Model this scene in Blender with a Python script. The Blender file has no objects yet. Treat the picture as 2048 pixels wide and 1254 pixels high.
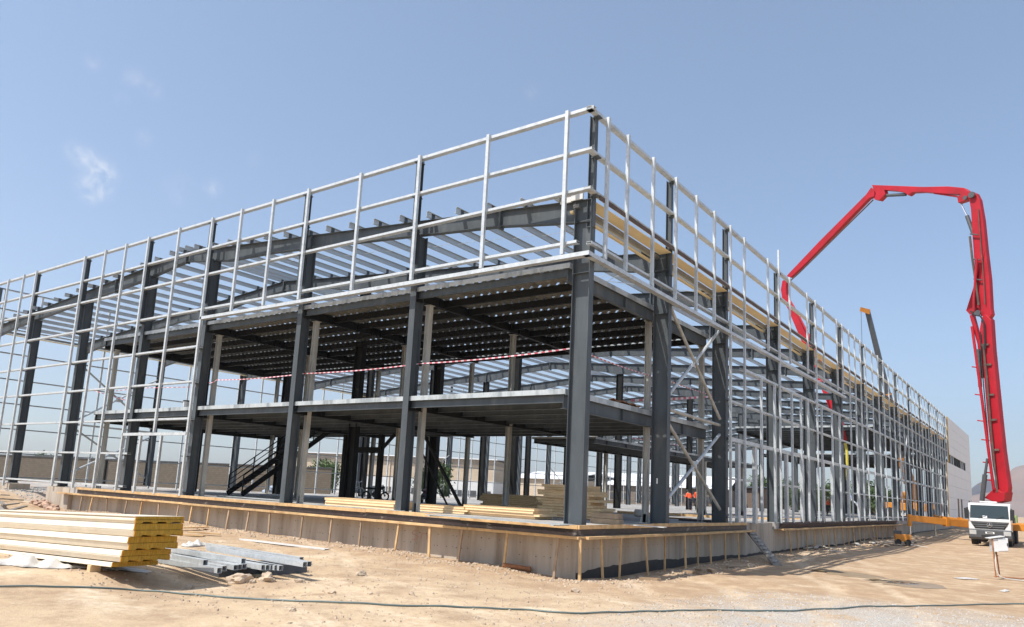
import bpy, bmesh, math, random
from math import radians as R, sin, cos, pi, sqrt
from mathutils import Vector as V, Matrix, noise
random.seed(7)
sc = bpy.context.scene
C = sc.collection
# ---------------------------------------------------------------- camera
cam = bpy.data.cameras.new('camera'); co = bpy.data.objects.new('camera', cam); C.objects.link(co)
CX, CY, CZ = 10.8813, -18.3185, 0.9153
yaw, pit, rol = R(36.1234), R(9.496), R(2.7592)
fw = V((-sin(yaw)*cos(pit), cos(yaw)*cos(pit), sin(pit)))
rt = fw.cross(V((0, 0, 1))).normalized(); up = rt.cross(fw)
r2 = rt*cos(rol) + up*sin(rol); u2 = -rt*sin(rol) + up*cos(rol)
m = Matrix((r2, u2, -fw)).transposed().to_4x4(); m.translation = V((CX, CY, CZ))
co.matrix_world = m
cam.sensor_width = 36; cam.lens = 1495.24/2048*36
cam.shift_x = (1024-1028.64)/2048; cam.shift_y = (732.64-627)/2048
cam.clip_start = .1; cam.clip_end = 30000
sc.camera = co
# ---------------------------------------------------------------- sky + sun
SUN = V((-.26, -.60, 1.0)).normalized()
el = math.asin(SUN.z); az = math.atan2(SUN.x, SUN.y)
w = bpy.data.worlds.new('World'); sc.world = w; w.use_nodes = True
nt = w.node_tree; nt.nodes.clear()
def N(nt, t, **k):
    n = nt.nodes.new(t)
    for a, b in k.items(): setattr(n, a, b)
    return n
sky = N(nt, 'ShaderNodeTexSky', sky_type='NISHITA', sun_disc=False)
sky.sun_elevation = el; sky.sun_rotation = az % (2*pi)
sky.air_density = 1.0; sky.dust_density = 2.6; sky.ozone_density = 2.2; sky.altitude = 900
bg = N(nt, 'ShaderNodeBackground'); bg.inputs[1].default_value = .15
out = N(nt, 'ShaderNodeOutputWorld'); nt.links.new(bg.outputs[0], out.inputs[0])
tc = N(nt, 'ShaderNodeTexCoord')
# small real-sky cloud wisps, placed by direction
def cdir(u, v):
    a = (u-1028.64)/1495.24; b = (v-732.64)/1495.24
    return (fw + r2*a - u2*b).normalized()
nz = N(nt, 'ShaderNodeTexNoise'); nz.inputs['Scale'].default_value = 55; nz.inputs['Detail'].default_value = 9; nz.inputs['Distortion'].default_value = .6
nz.inputs['Roughness'].default_value = .62
nt.links.new(tc.outputs['Generated'], nz.inputs['Vector'])
nzb = N(nt, 'ShaderNodeTexNoise'); nzb.inputs['Scale'].default_value = 9; nzb.inputs['Detail'].default_value = 4
nt.links.new(tc.outputs['Generated'], nzb.inputs['Vector'])
prev = None
for (u, v, rad, s) in [(148, 303, .016, .7), (170, 318, .020, .8), (198, 338, .024, .95), (215, 352, .018, .8), (190, 372, .026, 1.0), (182, 388, .018, .8), (270, 156, .018, .35), (305, 178, .016, .3), (425, 376, .015, .7),
                    (288, 277, .014, .35), (185, 125, .014, .28), (360, 380, .026, .22), (1063, 182, .014, .3), (245, 200, .012, .2), (510, 320, .014, .15)]:
    d = N(nt, 'ShaderNodeVectorMath', operation='DISTANCE'); d.inputs[1].default_value = cdir(u, v)
    nt.links.new(tc.outputs['Generated'], d.inputs[0])
    mr = N(nt, 'ShaderNodeMapRange', interpolation_type='SMOOTHSTEP')
    mr.inputs[1].default_value = 0; mr.inputs[2].default_value = rad; mr.inputs[3].default_value = s; mr.inputs[4].default_value = 0
    nt.links.new(d.outputs['Value'], mr.inputs[0])
    if prev is None: prev = mr.outputs[0]
    else:
        mx = N(nt, 'ShaderNodeMath', operation='MAXIMUM'); nt.links.new(prev, mx.inputs[0]); nt.links.new(mr.outputs[0], mx.inputs[1]); prev = mx.outputs[0]
mr = N(nt, 'ShaderNodeMapRange'); mr.inputs[1].default_value = .36; mr.inputs[2].default_value = .78
nt.links.new(nz.outputs['Fac'], mr.inputs[0])
mu = N(nt, 'ShaderNodeMath', operation='MULTIPLY'); nt.links.new(prev, mu.inputs[0]); nt.links.new(mr.outputs[0], mu.inputs[1])
mixc = N(nt, 'ShaderNodeMixRGB'); mixc.inputs[2].default_value = (4.6, 4.75, 5.1, 1)
veil = N(nt, 'ShaderNodeMixRGB'); veil.inputs[0].default_value = .14; veil.inputs[2].default_value = (2.5, 3.35, 3.9, 1)   # thin dust veil over the whole sky
nt.links.new(sky.outputs[0], veil.inputs[1])
nt.links.new(mu.outputs[0], mixc.inputs[0]); nt.links.new(veil.outputs[0], mixc.inputs[1]); nt.links.new(mixc.outputs[0], bg.inputs[0])
sl = bpy.data.lights.new('sun', 'SUN'); so = bpy.data.objects.new('sun', sl); C.objects.link(so)
sl.energy = 4.5; sl.angle = R(.5); sl.color = (1, .955, .89)
so.rotation_euler = (-SUN).to_track_quat('-Z', 'Y').to_euler(); so.location = (0, 0, 60)
sc.view_settings.view_transform = 'Standard'; sc.view_settings.look = 'None'
sc.view_settings.exposure = 0.45; sc.view_settings.gamma = 1
# ---------------------------------------------------------------- materials
MATS = {}

def mat(name, col, rough=.6, metal=0, var=.15, scale=3, bump=.0, bscale=30, col2=None, f2=(.5, .7), s2=2, spec=.5, stretch=None, rnd=0, coat=0):
    if name in MATS: return MATS[name]
    M = bpy.data.materials.new(name); M.use_nodes = True; t = M.node_tree
    b = t.nodes['Principled BSDF']; L = t.links.new
    b.inputs['Roughness'].default_value = rough; b.inputs['Metallic'].default_value = metal
    b.inputs['Specular IOR Level'].default_value = spec; b.inputs['Coat Weight'].default_value = coat
    tc = N(t, 'ShaderNodeTexCoord'); src = tc.outputs['Object']
    if stretch:
        mp = N(t, 'ShaderNodeMapping'); mp.inputs['Scale'].default_value = stretch; L(src, mp.inputs[0]); src = mp.outputs[0]
    n = N(t, 'ShaderNodeTexNoise'); n.inputs['Scale'].default_value = scale; n.inputs['Detail'].default_value = 5; n.inputs['Roughness'].default_value = .6
    L(src, n.inputs['Vector'])
    mr = N(t, 'ShaderNodeMapRange'); mr.inputs[1].default_value = .3; mr.inputs[2].default_value = .7
    mr.inputs[3].default_value = 1-var; mr.inputs[4].default_value = 1+var; L(n.outputs['Fac'], mr.inputs[0])
    rgb = N(t, 'ShaderNodeRGB'); rgb.outputs[0].default_value = (*col, 1); c = rgb.outputs[0]
    if col2:
        n2 = N(t, 'ShaderNodeTexNoise'); n2.inputs['Scale'].default_value = s2; n2.inputs['Detail'].default_value = 6; n2.inputs['Roughness'].default_value = .65
        L(src, n2.inputs['Vector'])
        m2 = N(t, 'ShaderNodeMapRange'); m2.inputs[1].default_value = f2[0]; m2.inputs[2].default_value = f2[1]; L(n2.outputs['Fac'], m2.inputs[0])
        mx = N(t, 'ShaderNodeMixRGB'); mx.inputs[2].default_value = (*col2, 1); L(m2.outputs[0], mx.inputs[0]); L(c, mx.inputs[1]); c = mx.outputs[0]
    vm = N(t, 'ShaderNodeVectorMath', operation='SCALE'); L(c, vm.inputs[0]); L(mr.outputs[0], vm.inputs['Scale']); c = vm.outputs[0]
    if rnd:
        oi = N(t, 'ShaderNodeObjectInfo'); m3 = N(t, 'ShaderNodeMapRange'); m3.inputs[3].default_value = 1-rnd; m3.inputs[4].default_value = 1+rnd
        L(oi.outputs['Random'], m3.inputs[0]); v2 = N(t, 'ShaderNodeVectorMath', operation='SCALE'); L(c, v2.inputs[0]); L(m3.outputs[0], v2.inputs['Scale']); c = v2.outputs[0]
    L(c, b.inputs['Base Color'])
    if bump:
        n3 = N(t, 'ShaderNodeTexNoise'); n3.inputs['Scale'].default_value = bscale; n3.inputs['Detail'].default_value = 6; L(src, n3.inputs['Vector'])
        bp = N(t, 'ShaderNodeBump'); bp.inputs['Strength'].default_value = bump; bp.inputs['Distance'].default_value = .02
        L(n3.outputs['Fac'], bp.inputs['Height']); L(bp.outputs[0], b.inputs['Normal'])
    MATS[name] = M; return M
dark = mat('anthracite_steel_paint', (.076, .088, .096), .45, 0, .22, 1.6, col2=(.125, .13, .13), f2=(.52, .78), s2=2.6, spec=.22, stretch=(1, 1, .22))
darkin = mat('black_and_shaded_steel', (.014, .0145, .014), .6, 0, .25, 2, col2=(.035, .033, .028), f2=(.62, .8), s2=3, spec=.2)  # black stair steel; on deck beams and hall columns, interior shade in the colour
galv = mat('galvanised_steel', (.56, .585, .59), .42, .25, .12, 9, col2=(.42, .45, .46), f2=(.5, .7), s2=2.2)
galvc = mat('galvanised_purlin', (.50, .52, .525), .42, .2, .12, 2, col2=(.50, .52, .53), f2=(.5, .7), s2=1.1, stretch=(1, .2, 1))
trim = mat('galvanised_edge_trim', (.50, .53, .53), .45, .3, .12, 2, col2=(.30, .325, .33), f2=(.48, .6), s2=1.6, stretch=(1, 1, .25))
pale = mat('weathered_primer_steel', (.44, .43, .39), .65, 0, .22, 3, col2=(.28, .26, .22), f2=(.50, .7), s2=2, stretch=(1, 1, .3))
conc = mat('formed_concrete', (.45, .39, .315), .9, 0, .16, .9, bump=.35, bscale=14, col2=(.30, .235, .17), f2=(.47, .70), s2=1.6, stretch=(1.3, 1.3, .14))
slabm = mat('slab_concrete', (.40, .385, .36), .85, 0, .15, .6, bump=.2, bscale=10, col2=(.30, .27, .24), f2=(.5, .7), s2=.35)
bitu = mat('black_bitumen_coat', (.022, .022, .023), .6, 0, .3, 6, bump=.5, bscale=12)
wood = mat('yellow_formwork_timber', (.56, .37, .18), .75, 0, .22, 3, bump=.25, bscale=30, col2=(.40, .22, .09), f2=(.5, .7), s2=1.3, rnd=.16)
wood2 = mat('weathered_timber', (.36, .26, .17), .8, 0, .25, 4, bump=.3, bscale=30, col2=(.24, .17, .11), f2=(.5, .7), s2=2, rnd=.2)
greywood = mat('grey_old_timber', (.22, .195, .165), .85, 0, .25, 4, bump=.3, bscale=25, rnd=.25)
filmply = mat('dark_film_plywood', (.040, .026, .024), .5, 0, .3, 3, col2=(.36, .33, .30), f2=(.58, .78), s2=2.4, stretch=(1, 1, 2.5))
dullg = mat('dull_grey_gutter', (.22, .215, .20), .5, .2, .15, 2)
plyc = mat('cream_soffit_board', (.94, .74, .40), .7, 0, .08, 1, col2=(.82, .62, .36), f2=(.5, .7), s2=.5)
cream = mat('cream_coated_sheet', (.74, .66, .52), .45, 0, .04, 2, col2=(.66, .57, .43), f2=(.52, .75), s2=1.1, rnd=.03)
creamin = mat('cream_panel_edge', (.72, .51, .28), .65, 0, .08, 3, rnd=.10)
wool = mat('ochre_mineral_wool', (.46, .275, .035), .95, 0, .3, 14, bump=.6, bscale=60, col2=(.34, .20, .028), f2=(.5, .7), s2=30, stretch=(1, 3, .6))
orangewool = mat('orange_wool_edge', (.50, .24, .02), .9, 0, .2, 14, bump=.4, bscale=60)
rust = mat('rusty_steel', (.36, .15, .06), .8, 0, .25, 8, bump=.2, bscale=40, col2=(.22, .10, .05), f2=(.5, .7), s2=5)
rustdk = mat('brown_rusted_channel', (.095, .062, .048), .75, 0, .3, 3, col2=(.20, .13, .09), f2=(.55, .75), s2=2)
red = mat('red_boom_paint', (.40, .011, .020), .45, 0, .15, .8, col2=(.30, .014, .018), f2=(.5, .75), s2=.7, spec=.3)
orange = mat('orange_machine_paint', (.62, .235, .022), .45, 0, .15, 2, col2=(.42, .16, .03), f2=(.55, .75), s2=2)
yellow = mat('yellow_sleeve', (.60, .50, .08), .6)
white = mat('white_truck_paint', (.74, .74, .73), .3, 0, .04, 2, coat=.4)
whited = mat('white_enclosure_paint', (.62, .63, .63), .4, 0, .06, 5)
black = mat('black_rubber', (.018, .018, .019), .7, 0, .2, 8)
chass = mat('dark_grey_plastic', (.075, .078, .082), .5, 0, .15, 4)
grillg = mat('grey_grille_plastic', (.09, .093, .097), .4)
chrome = mat('polished_metal', (.75, .76, .77), .18, .9, .02)
glass = mat('dark_windscreen_glass', (.022, .035, .035), .06, 0, .05, spec=.8)
lamp = mat('headlamp_glass', (.55, .57, .58), .12, .4, .1)
rockm = mat('tan_rock', (.46, .36, .26), .9, 0, .2, 4, bump=.6, bscale=14, rnd=.15)
rubm = mat('pinkish_rubble', (.42, .28, .20), .95, 0, .2, 6, bump=.5, bscale=16, rnd=.25)
plast = mat('white_plastic_film', (.58, .55, .50), .35, 0, .06, 3)
hosem = mat('grey_green_hose', (.11, .15, .145), .45, 0, .15, 3, rnd=.0)
brick = None
skinm = mat('skin', (.36, .21, .14), .6)
vest = mat('orange_hi_vis', (.85, .10, .025), .6)
navy = mat('dark_work_trousers', (.04, .04, .05), .8)
helm = mat('white_helmet', (.75, .75, .73), .35)
green = mat('pale_green_paint', (.34, .48, .16), .5)
bluebag = mat('blue_grey_bag', (.30, .36, .45), .6, 0, .2, 6, rnd=.15)
asph = mat('dark_membrane', (.03, .03, .032), .7, 0, .3, 5)
whitesh = mat('white_sheet_metal', (.66, .66, .64), .4, 0, .05, 2)
roofw = mat('white_roof_sheet', (.78, .78, .77), .5, 0, .04, .2)
redtape = None
def tapemat():
    M = bpy.data.materials.new('red_white_barrier_tape'); M.use_nodes = True; t = M.node_tree; b = t.nodes['Principled BSDF']
    tc = N(t, 'ShaderNodeUVMap'); wv = N(t, 'ShaderNodeSeparateXYZ'); t.links.new(tc.outputs[0], wv.inputs[0])
    ad = N(t, 'ShaderNodeMath', operation='FRACT'); t.links.new(wv.outputs[0], ad.inputs[0])
    gt = N(t, 'ShaderNodeMath', operation='GREATER_THAN'); gt.inputs[1].default_value = .5; t.links.new(ad.outputs[0], gt.inputs[0])
    mx = N(t, 'ShaderNodeMixRGB'); mx.inputs[1].default_value = (.62, .04, .06, 1); mx.inputs[2].default_value = (.75, .72, .72, 1)
    t.links.new(gt.outputs[0], mx.inputs[0]); t.links.new(mx.outputs[0], b.inputs['Base Color']); b.inputs['Roughness'].default_value = .4
    return M
tape = tapemat()
def brickmat(name, c1, c2, mo, s=1.0, bw=.4, bh=.2):
    M = bpy.data.materials.new(name); M.use_nodes = True; t = M.node_tree; b = t.nodes['Principled BSDF']
    tc = N(t, 'ShaderNodeTexCoord'); sp = N(t, 'ShaderNodeSeparateXYZ'); t.links.new(tc.outputs['Object'], sp.inputs[0])
    ad = N(t, 'ShaderNodeMath', operation='ADD'); t.links.new(sp.outputs[0], ad.inputs[0]); t.links.new(sp.outputs[1], ad.inputs[1])
    cb = N(t, 'ShaderNodeCombineXYZ'); t.links.new(ad.outputs[0], cb.inputs[0]); t.links.new(sp.outputs[2], cb.inputs[1])
    br = N(t, 'ShaderNodeTexBrick'); br.inputs['Scale'].default_value = s
    br.inputs['Color1'].default_value = (*c1, 1); br.inputs['Color2'].default_value = (*c2, 1); br.inputs['Mortar'].default_value = (*mo, 1)
    br.inputs['Brick Width'].default_value = bw; br.inputs['Row Height'].default_value = bh; br.inputs['Mortar Size'].default_value = .012
    t.links.new(cb.outputs[0], br.inputs['Vector']); t.links.new(br.outputs[0], b.inputs['Base Color']); b.inputs['Roughness'].default_value = .9
    return M
brick = brickmat('compound_block_wall', (.185, .148, .108), (.15, .12, .088), (.10, .08, .06))
beigebr = brickmat('beige_brick_facade', (.56, .45, .33), (.50, .40, .29), (.42, .34, .25), bw=1.2, bh=.5)
cladm = mat('pale_grey_cladding', (.74, .735, .73), .55, 0, .03, .5)
# ---------------------------------------------------------------- mesh builder
class MB:
    def __init__(s): s.v = []; s.f = []; s.mi = []; s.uv = {}
    def quad(s, a, b, c, d, mi=0):
        n = len(s.v); s.v += [tuple(a), tuple(b), tuple(c), tuple(d)]; s.f.append((n, n+1, n+2, n+3)); s.mi.append(mi)
    def hexa(s, p, mi=0):      # p: 8 points, bottom 4 ccw, top 4 ccw
        n = len(s.v); s.v += [tuple(q) for q in p]
        for f in ((3, 2, 1, 0), (4, 5, 6, 7), (0, 1, 5, 4), (1, 2, 6, 5), (2, 3, 7, 6), (3, 0, 4, 7)):
            s.f.append(tuple(n+i for i in f)); s.mi.append(mi)
        return s
    def box(s, x0, x1, y0, y1, z0, z1, mi=0):
        return s.hexa([(x0, y0, z0), (x1, y0, z0), (x1, y1, z0), (x0, y1, z0), (x0, y0, z1), (x1, y0, z1), (x1, y1, z1), (x0, y1, z1)], mi)
    def bar(s, a, b, w, h, upv=(0, 0, 1), mi=0, w2=None, h2=None, ou=0, ov=0):
        a = V(a); b = V(b); d = (b-a).normalized(); sd = d.cross(V(upv))
        if sd.length < 1e-4: sd = d.cross(V((0, 1, 0)))
        sd.normalize(); u = sd.cross(d).normalized(); w2 = w if w2 is None else w2; h2 = h if h2 is None else h2
        P = []
        for (p, ww, hh) in ((a, w, h), (b, w2, h2)):
            q = p+sd*ou+u*ov
            P += [q-sd*ww/2-u*hh/2, q+sd*ww/2-u*hh/2, q+sd*ww/2+u*hh/2, q-sd*ww/2+u*hh/2]
        return s.hexa(P, mi)
    def ibeam(s, a, b, depth, width, upv=(0, 0, 1), tf=.02, tw=.012, depth2=None, mi=0):
        """web lies in the plane of upv, flanges at +-depth/2"""
        a = V(a); b = V(b); d = (b-a).normalized(); sd = d.cross(V(upv)).normalized(); u = sd.cross(d).normalized(); d2 = depth if depth2 is None else depth2
        s.bar(a, b, tw, depth-2*tf, upv, mi, h2=d2-2*tf)
        for sg in (-1, 1):
            s.bar(a+u*sg*(depth/2-tf/2), b+u*sg*(d2/2-tf/2), width, tf, upv, mi)
        return s
    def tube(s, pts, r, n=8, mi=0, cap=True):
        pts = [V(p) for p in pts]; k = len(pts); rr = r if isinstance(r, (list, tuple)) else [r]*k
        base = len(s.v); prevu = None
        for i, p in enumerate(pts):
            d = (pts[min(i+1, k-1)]-pts[max(i-1, 0)]).normalized()
            if prevu is None: prevu = d.orthogonal().normalized()
            u = (prevu-d*prevu.dot(d)).normalized(); prevu = u; q = d.cross(u)
            for j in range(n):
                a = 2*pi*j/n; s.v.append(tuple(p+(u*cos(a)+q*sin(a))*rr[i]))
        for i in range(k-1):
            for j in range(n):
                j2 = (j+1) % n; s.f.append((base+i*n+j, base+i*n+j2, base+(i+1)*n+j2, base+(i+1)*n+j)); s.mi.append(mi)
        if cap:
            s.f.append(tuple(base+j for j in range(n))[::-1]); s.mi.append(mi)
            s.f.append(tuple(base+(k-1)*n+j for j in range(n))); s.mi.append(mi)
        return s
    def cyl(s, a, b, r, n=16, mi=0, r2=None): return s.tube([a, b], [r, r if r2 is None else r2], n, mi)
    def poly(s, outline, axis, t0, t1, mi=0):
        """outline 2D list extruded along axis ('x','y','z')"""
        n = len(outline); b = len(s.v)
        for t in (t0, t1):
            for (p, q) in outline:
                s.v.append({'x': (t, p, q), 'y': (p, t, q), 'z': (p, q, t)}[axis])
        s.f.append(tuple(b+i for i in range(n))[::-1]); s.f.append(tuple(b+n+i for i in range(n))); s.mi += [mi, mi]
        for i in range(n):
            j = (i+1) % n; s.f.append((b+i, b+j, b+n+j, b+n+i)); s.mi.append(mi)
        return s
    def blob(s, c, r, seed=0, sub=2, jag=.25, sq=(1, 1, 1), mi=0):
        bm = bmesh.new(); bmesh.ops.create_icosphere(bm, subdivisions=sub, radius=1); b = len(s.v)
        for v in bm.verts:
            n_ = noise.noise(v.co*1.3+V((seed*7.1, seed*3.3, 0)))*jag*1.6+noise.noise(v.co*3.1+V((seed*2.1, 0, seed)))*jag*.6
            p = v.co*(1+n_); s.v.append((c[0]+p.x*r*sq[0], c[1]+p.y*r*sq[1], c[2]+p.z*r*sq[2]))
        for f in bm.faces: s.f.append(tuple(b+v.index for v in f.verts)); s.mi.append(mi)
        bm.free(); return s
    def build(s, name, mats, parent=None, bevel=0, smooth=False, loc=None):
        me = bpy.data.meshes.new(name); me.from_pydata(s.v, [], s.f)
        if not isinstance(mats, (list, tuple)): mats = [mats]
        for q in mats: me.materials.append(q)
        if len(mats) > 1: me.polygons.foreach_set('material_index', s.mi)
        if smooth: me.polygons.foreach_set('use_smooth', [True]*len(me.polygons))
        bm = bmesh.new(); bm.from_mesh(me)
        if smooth: bmesh.ops.remove_doubles(bm, verts=bm.verts, dist=1e-5)
        bmesh.ops.recalc_face_normals(bm, faces=bm.faces); bm.to_mesh(me); bm.free(); me.update()
        o = bpy.data.objects.new(name, me); C.objects.link(o)
        if loc is not None: o.location = loc
        if parent:
            o.parent = parent
            if loc is None and parent.type == 'EMPTY': o.matrix_parent_inverse = Matrix.Translation(parent.location).inverted() if not parent.get('local') else Matrix()
        if bevel:
            b = o.modifiers.new('bevel', 'BEVEL'); b.width = bevel; b.segments = 2; b.limit_method = 'ANGLE'; b.angle_limit = R(40)
        return o
def tag(o, label, cat, group=None, kind=None):
    if label: o['label'] = label
    if cat: o['category'] = cat
    if group: o['group'] = group
    if kind: o['kind'] = kind
    return o
def empty(name, loc=(0, 0, 0), local=False, rz=0):
    o = bpy.data.objects.new(name, None); C.objects.link(o); o.location = loc; o.rotation_euler = (0, 0, rz); o.empty_display_size = .3
    if local: o['local'] = 1
    return o
def dup(root, loc, rz=None, label=None):
    r = root.copy(); C.objects.link(r); r.location = loc
    if rz is not None: r.rotation_euler = (0, 0, rz)
    if label: r['label'] = label
    for ch in list(root.children):
        c = ch.copy(); C.objects.link(c); c.parent = r
        for g in list(ch.children):
            d = g.copy(); C.objects.link(d); d.parent = c
    return r
# ---------------------------------------------------------------- terrain
CP = [(.5, -.7, -1.42), (-3.7, -.6, -1.30), (-7, -.5, -1.20), (-15, -.3, -1.15), (-22, -.3, -1.03), (-30, -.3, -1.12), (-33.5, -.4, -.95), (-35, 2, -.20), (-38, .2, -.35),
      (-36, -2.5, -.62), (-42, 0, -.30), (-46, 0, -.25), (-40, -8, -.7), (-6, -9, -1.17), (-13, -9.5, -1.10), (-22, -9, -1.0), (-3, -8, -1.18), (0, -8, -1.22), (4, -6, -1.28), (8, 0, -1.28),
      (5, 5, -1.33), (1, 3, -1.56), (1.2, 6, -1.48), (1.2, 10, -1.40), (1, 18, -1.38), (1, 30, -1.40), (1, 50, -1.36), (1, 80, -1.1), (1, 108, -.78), (8, 40, -1.2), (8, 60, -1.1),
      (8, 110, -.8), (20, 50, -1.1), (20, 0, -1.28), (-20, -20, -1.1), (12, -14, -1.3), (3, 18, -1.33), (3, 40, -1.27), (-48, 10, -.25), (-50, 40, -.25), (-60, 10, -.3), (-60, 60, -.35), (-36, 8, -.15), (-36, 20, -.15), (2.3, 1.5, -1.38), (2.4, 5, -1.36), (-3.7, -9.7, -1.36), (-2.6, -8.6, -1.36), (-3.2, -9.0, -1.36), (-5.6, -10.5, -1.12), (-7.5, -10.8, -1.08)]
def gz(x, y):
    sw = sz = 0
    for (a, b, c) in CP:
        d2 = (x-a)**2+(y-b)**2; k = 1/(d2+.35)**1.6; sw += k; sz += k*c
    z = sz/sw
    f = min(1, max(0, (sqrt((x+5)**2+(y-20)**2)-90)/150)); z = z*(1-f)-.85*f
    if -34 < x < .2 and -3.2 < y < .3 or 0 < x < 2.6 and y > -1:
        k = (1-abs(y+.9)/2.4) if x < .2 else (1-abs(x-.9)/1.8); z += max(0, k)*(.11*abs(noise.noise(V((x*1.1, y*1.1, 5))))+.05*noise.noise(V((x*3.1, y*3.1, 8))))
    z += .035*noise.noise(V((x*.45, y*.45, 0)))+.018*noise.noise(V((x*1.6, y*1.6, 3)))
    return z
def axis(lo, mid0, mid1, hi, step, g=1.16):
    a = []; x = mid0
    while x <= mid1: a.append(x); x += step
    s = step; x = mid0
    L = []
    while x > lo: s *= g; x -= s; L.append(x)
    s = step; x = a[-1]
    while x < hi: s *= g; x += s; a.append(x)
    return L[::-1]+a
xs = axis(-6000, -36, 12, 6000, .28, 1.17); ys = axis(-600, -12, 14, 9000, .28, 1.12)
bm_v = []; bm_f = []
for j, y in enumerate(ys):
    for i, x in enumerate(xs):
        z = gz(x, y)
        if -33 < x < -.6 and .9 < y < 118: z = -1.5        # cut away under the floor slab
        if abs(x) < 40 and abs(y) < 60 and (x > -.1 or y < -.1): z += .010*noise.noise(V((x*5, y*5, 9)))
        bm_v.append((x, y, z))
nx = len(xs)
for j in range(len(ys)-1):
    for i in range(nx-1): bm_f.append((j*nx+i, j*nx+i+1, (j+1)*nx+i+1, (j+1)*nx+i))
me = bpy.data.meshes.new('ground'); me.from_pydata(bm_v, [], bm_f); me.polygons.foreach_set('use_smooth', [True]*len(me.polygons))
ground = bpy.data.objects.new('ground', me); C.objects.link(ground); tag(ground, 'bare sandy construction yard with tyre marks and stony patches', 'ground', kind='structure')
def groundmat():
    M = bpy.data.materials.new('sandy_yard'); M.use_nodes = True; t = M.node_tree; b = t.nodes['Principled BSDF']; L = t.links.new
    b.inputs['Roughness'].default_value = .95; b.inputs['Specular IOR Level'].default_value = .15
    tc = N(t, 'ShaderNodeTexCoord')
    def noi(s, d=6, r=.6, st=None, src=None):
        n = N(t, 'ShaderNodeTexNoise'); n.inputs['Scale'].default_value = s; n.inputs['Detail'].default_value = d; n.inputs['Roughness'].default_value = r
        o = tc.outputs['Object']
        if st: mp = N(t, 'ShaderNodeMapping'); mp.inputs['Rotation'].default_value = (0, 0, st[3]); mp.inputs['Scale'].default_value = st[:3]; L(o, mp.inputs[0]); o = mp.outputs[0]
        L(o, n.inputs['Vector']); return n.outputs['Fac']
    def rng(s, a, b_, c=0, d=1):
        m_ = N(t, 'ShaderNodeMapRange'); m_.inputs[1].default_value = a; m_.inputs[2].default_value = b_; m_.inputs[3].default_value = c; m_.inputs[4].default_value = d; L(s, m_.inputs[0]); return m_.outputs[0]
    def mix(f, a, b_, mode='MIX'):
        m_ = N(t, 'ShaderNodeMixRGB', blend_type=mode)
        if isinstance(f, float): m_.inputs[0].default_value = f
        else: L(f, m_.inputs[0])
        for k, q in ((1, a), (2, b_)):
            if isinstance(q, tuple): m_.inputs[k].default_value = (*q, 1)
            else: L(q, m_.inputs[k])
        return m_.outputs[0]
    def mul(a, b_):
        m_ = N(t, 'ShaderNodeMath', operation='MULTIPLY'); L(a, m_.inputs[0])
        if isinstance(b_, float): m_.inputs[1].default_value = b_
        else: L(b_, m_.inputs[1])
        return m_.outputs[0]
    c = mix(rng(noi(.30, 7, .62), .36, .66), (.60, .46, .30), (.50, .365, .23))
    c = mix(rng(noi(1.1, 9, .68), .45, .66, 0, .9), c, (.37, .255, .165))
    c = mix(rng(noi(.55, 7, .7, (.8, 1.2, 1, R(35))), .54, .70, 0, .8), c, (.78, .66, .49))
    c = mix(rng(noi(5, 8, .75), .52, .72, 0, .55), c, (.30, .215, .145))
    # browner dug-out soil close to the foundation
    spp = N(t, 'ShaderNodeSeparateXYZ'); L(tc.outputs['Object'], spp.inputs[0])
    near = mul(rng(spp.outputs[1], -6.0, -1.0), rng(noi(1.4, 8, .72), .34, .58)); c = mix(mul(near, .75), c, (.345, .225, .135))
    # gravel area lower right of the yard (world position)
    sp = N(t, 'ShaderNodeSeparateXYZ'); L(tc.outputs['Object'], sp.inputs[0])
    gx = rng(sp.outputs[0], 3.2, 6.0); ma = N(t, 'ShaderNodeMath', operation='ADD')
    gy = rng(sp.outputs[1], 3.5, -1.0); g = mul(mul(gx, gy), rng(noi(.8, 6, .7), .32, .52))
    c = mix(mul(g, .85), c, mix(rng(noi(42, 3, .6), .42, .6), (.32, .30, .27), (.56, .54, .50)))
    # grey crushed stone by the left end columns
    g2 = mul(rng(sp.outputs[0], -32.5, -35.5), rng(noi(1.2, 6, .7), .3, .5)); c = mix(mul(g2, rng(sp.outputs[1], -.8, 1.0)), c, mix(rng(noi(20, 3, .6), .42, .6), (.27, .26, .25), (.44, .43, .41)))
    wv = N(t, 'ShaderNodeTexNoise'); wv.inputs['Scale'].default_value = .12; wv.inputs['Detail'].default_value = 1; L(tc.outputs['Object'], wv.inputs['Vector'])
    trk = None
    for (nx_, ny_, d0) in ((.96, .27, 6.1), (.96, .27, 8.0), (.80, .60, 1.6), (.80, .60, 3.5), (.45, .89, -7.3), (.45, .89, -5.5), (.30, .95, -9.6), (.30, .95, -7.9)):
        dt = N(t, 'ShaderNodeVectorMath', operation='DOT_PRODUCT'); dt.inputs[1].default_value = (nx_, ny_, 0); L(tc.outputs['Object'], dt.inputs[0])
        a1 = N(t, 'ShaderNodeMath', operation='MULTIPLY_ADD'); a1.inputs[1].default_value = 4.0; L(wv.outputs['Fac'], a1.inputs[0]); L(dt.outputs['Value'], a1.inputs[2])
        a2 = N(t, 'ShaderNodeMath', operation='SUBTRACT'); a2.inputs[1].default_value = d0+2.0; L(a1.outputs[0], a2.inputs[0])
        a3 = N(t, 'ShaderNodeMath', operation='ABSOLUTE'); L(a2.outputs[0], a3.inputs[0]); q = rng(a3.outputs[0], .34, .12)
        if trk is None: trk = q
        else: mm = N(t, 'ShaderNodeMath', operation='MAXIMUM'); L(trk, mm.inputs[0]); L(q, mm.inputs[1]); trk = mm.outputs[0]
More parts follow.
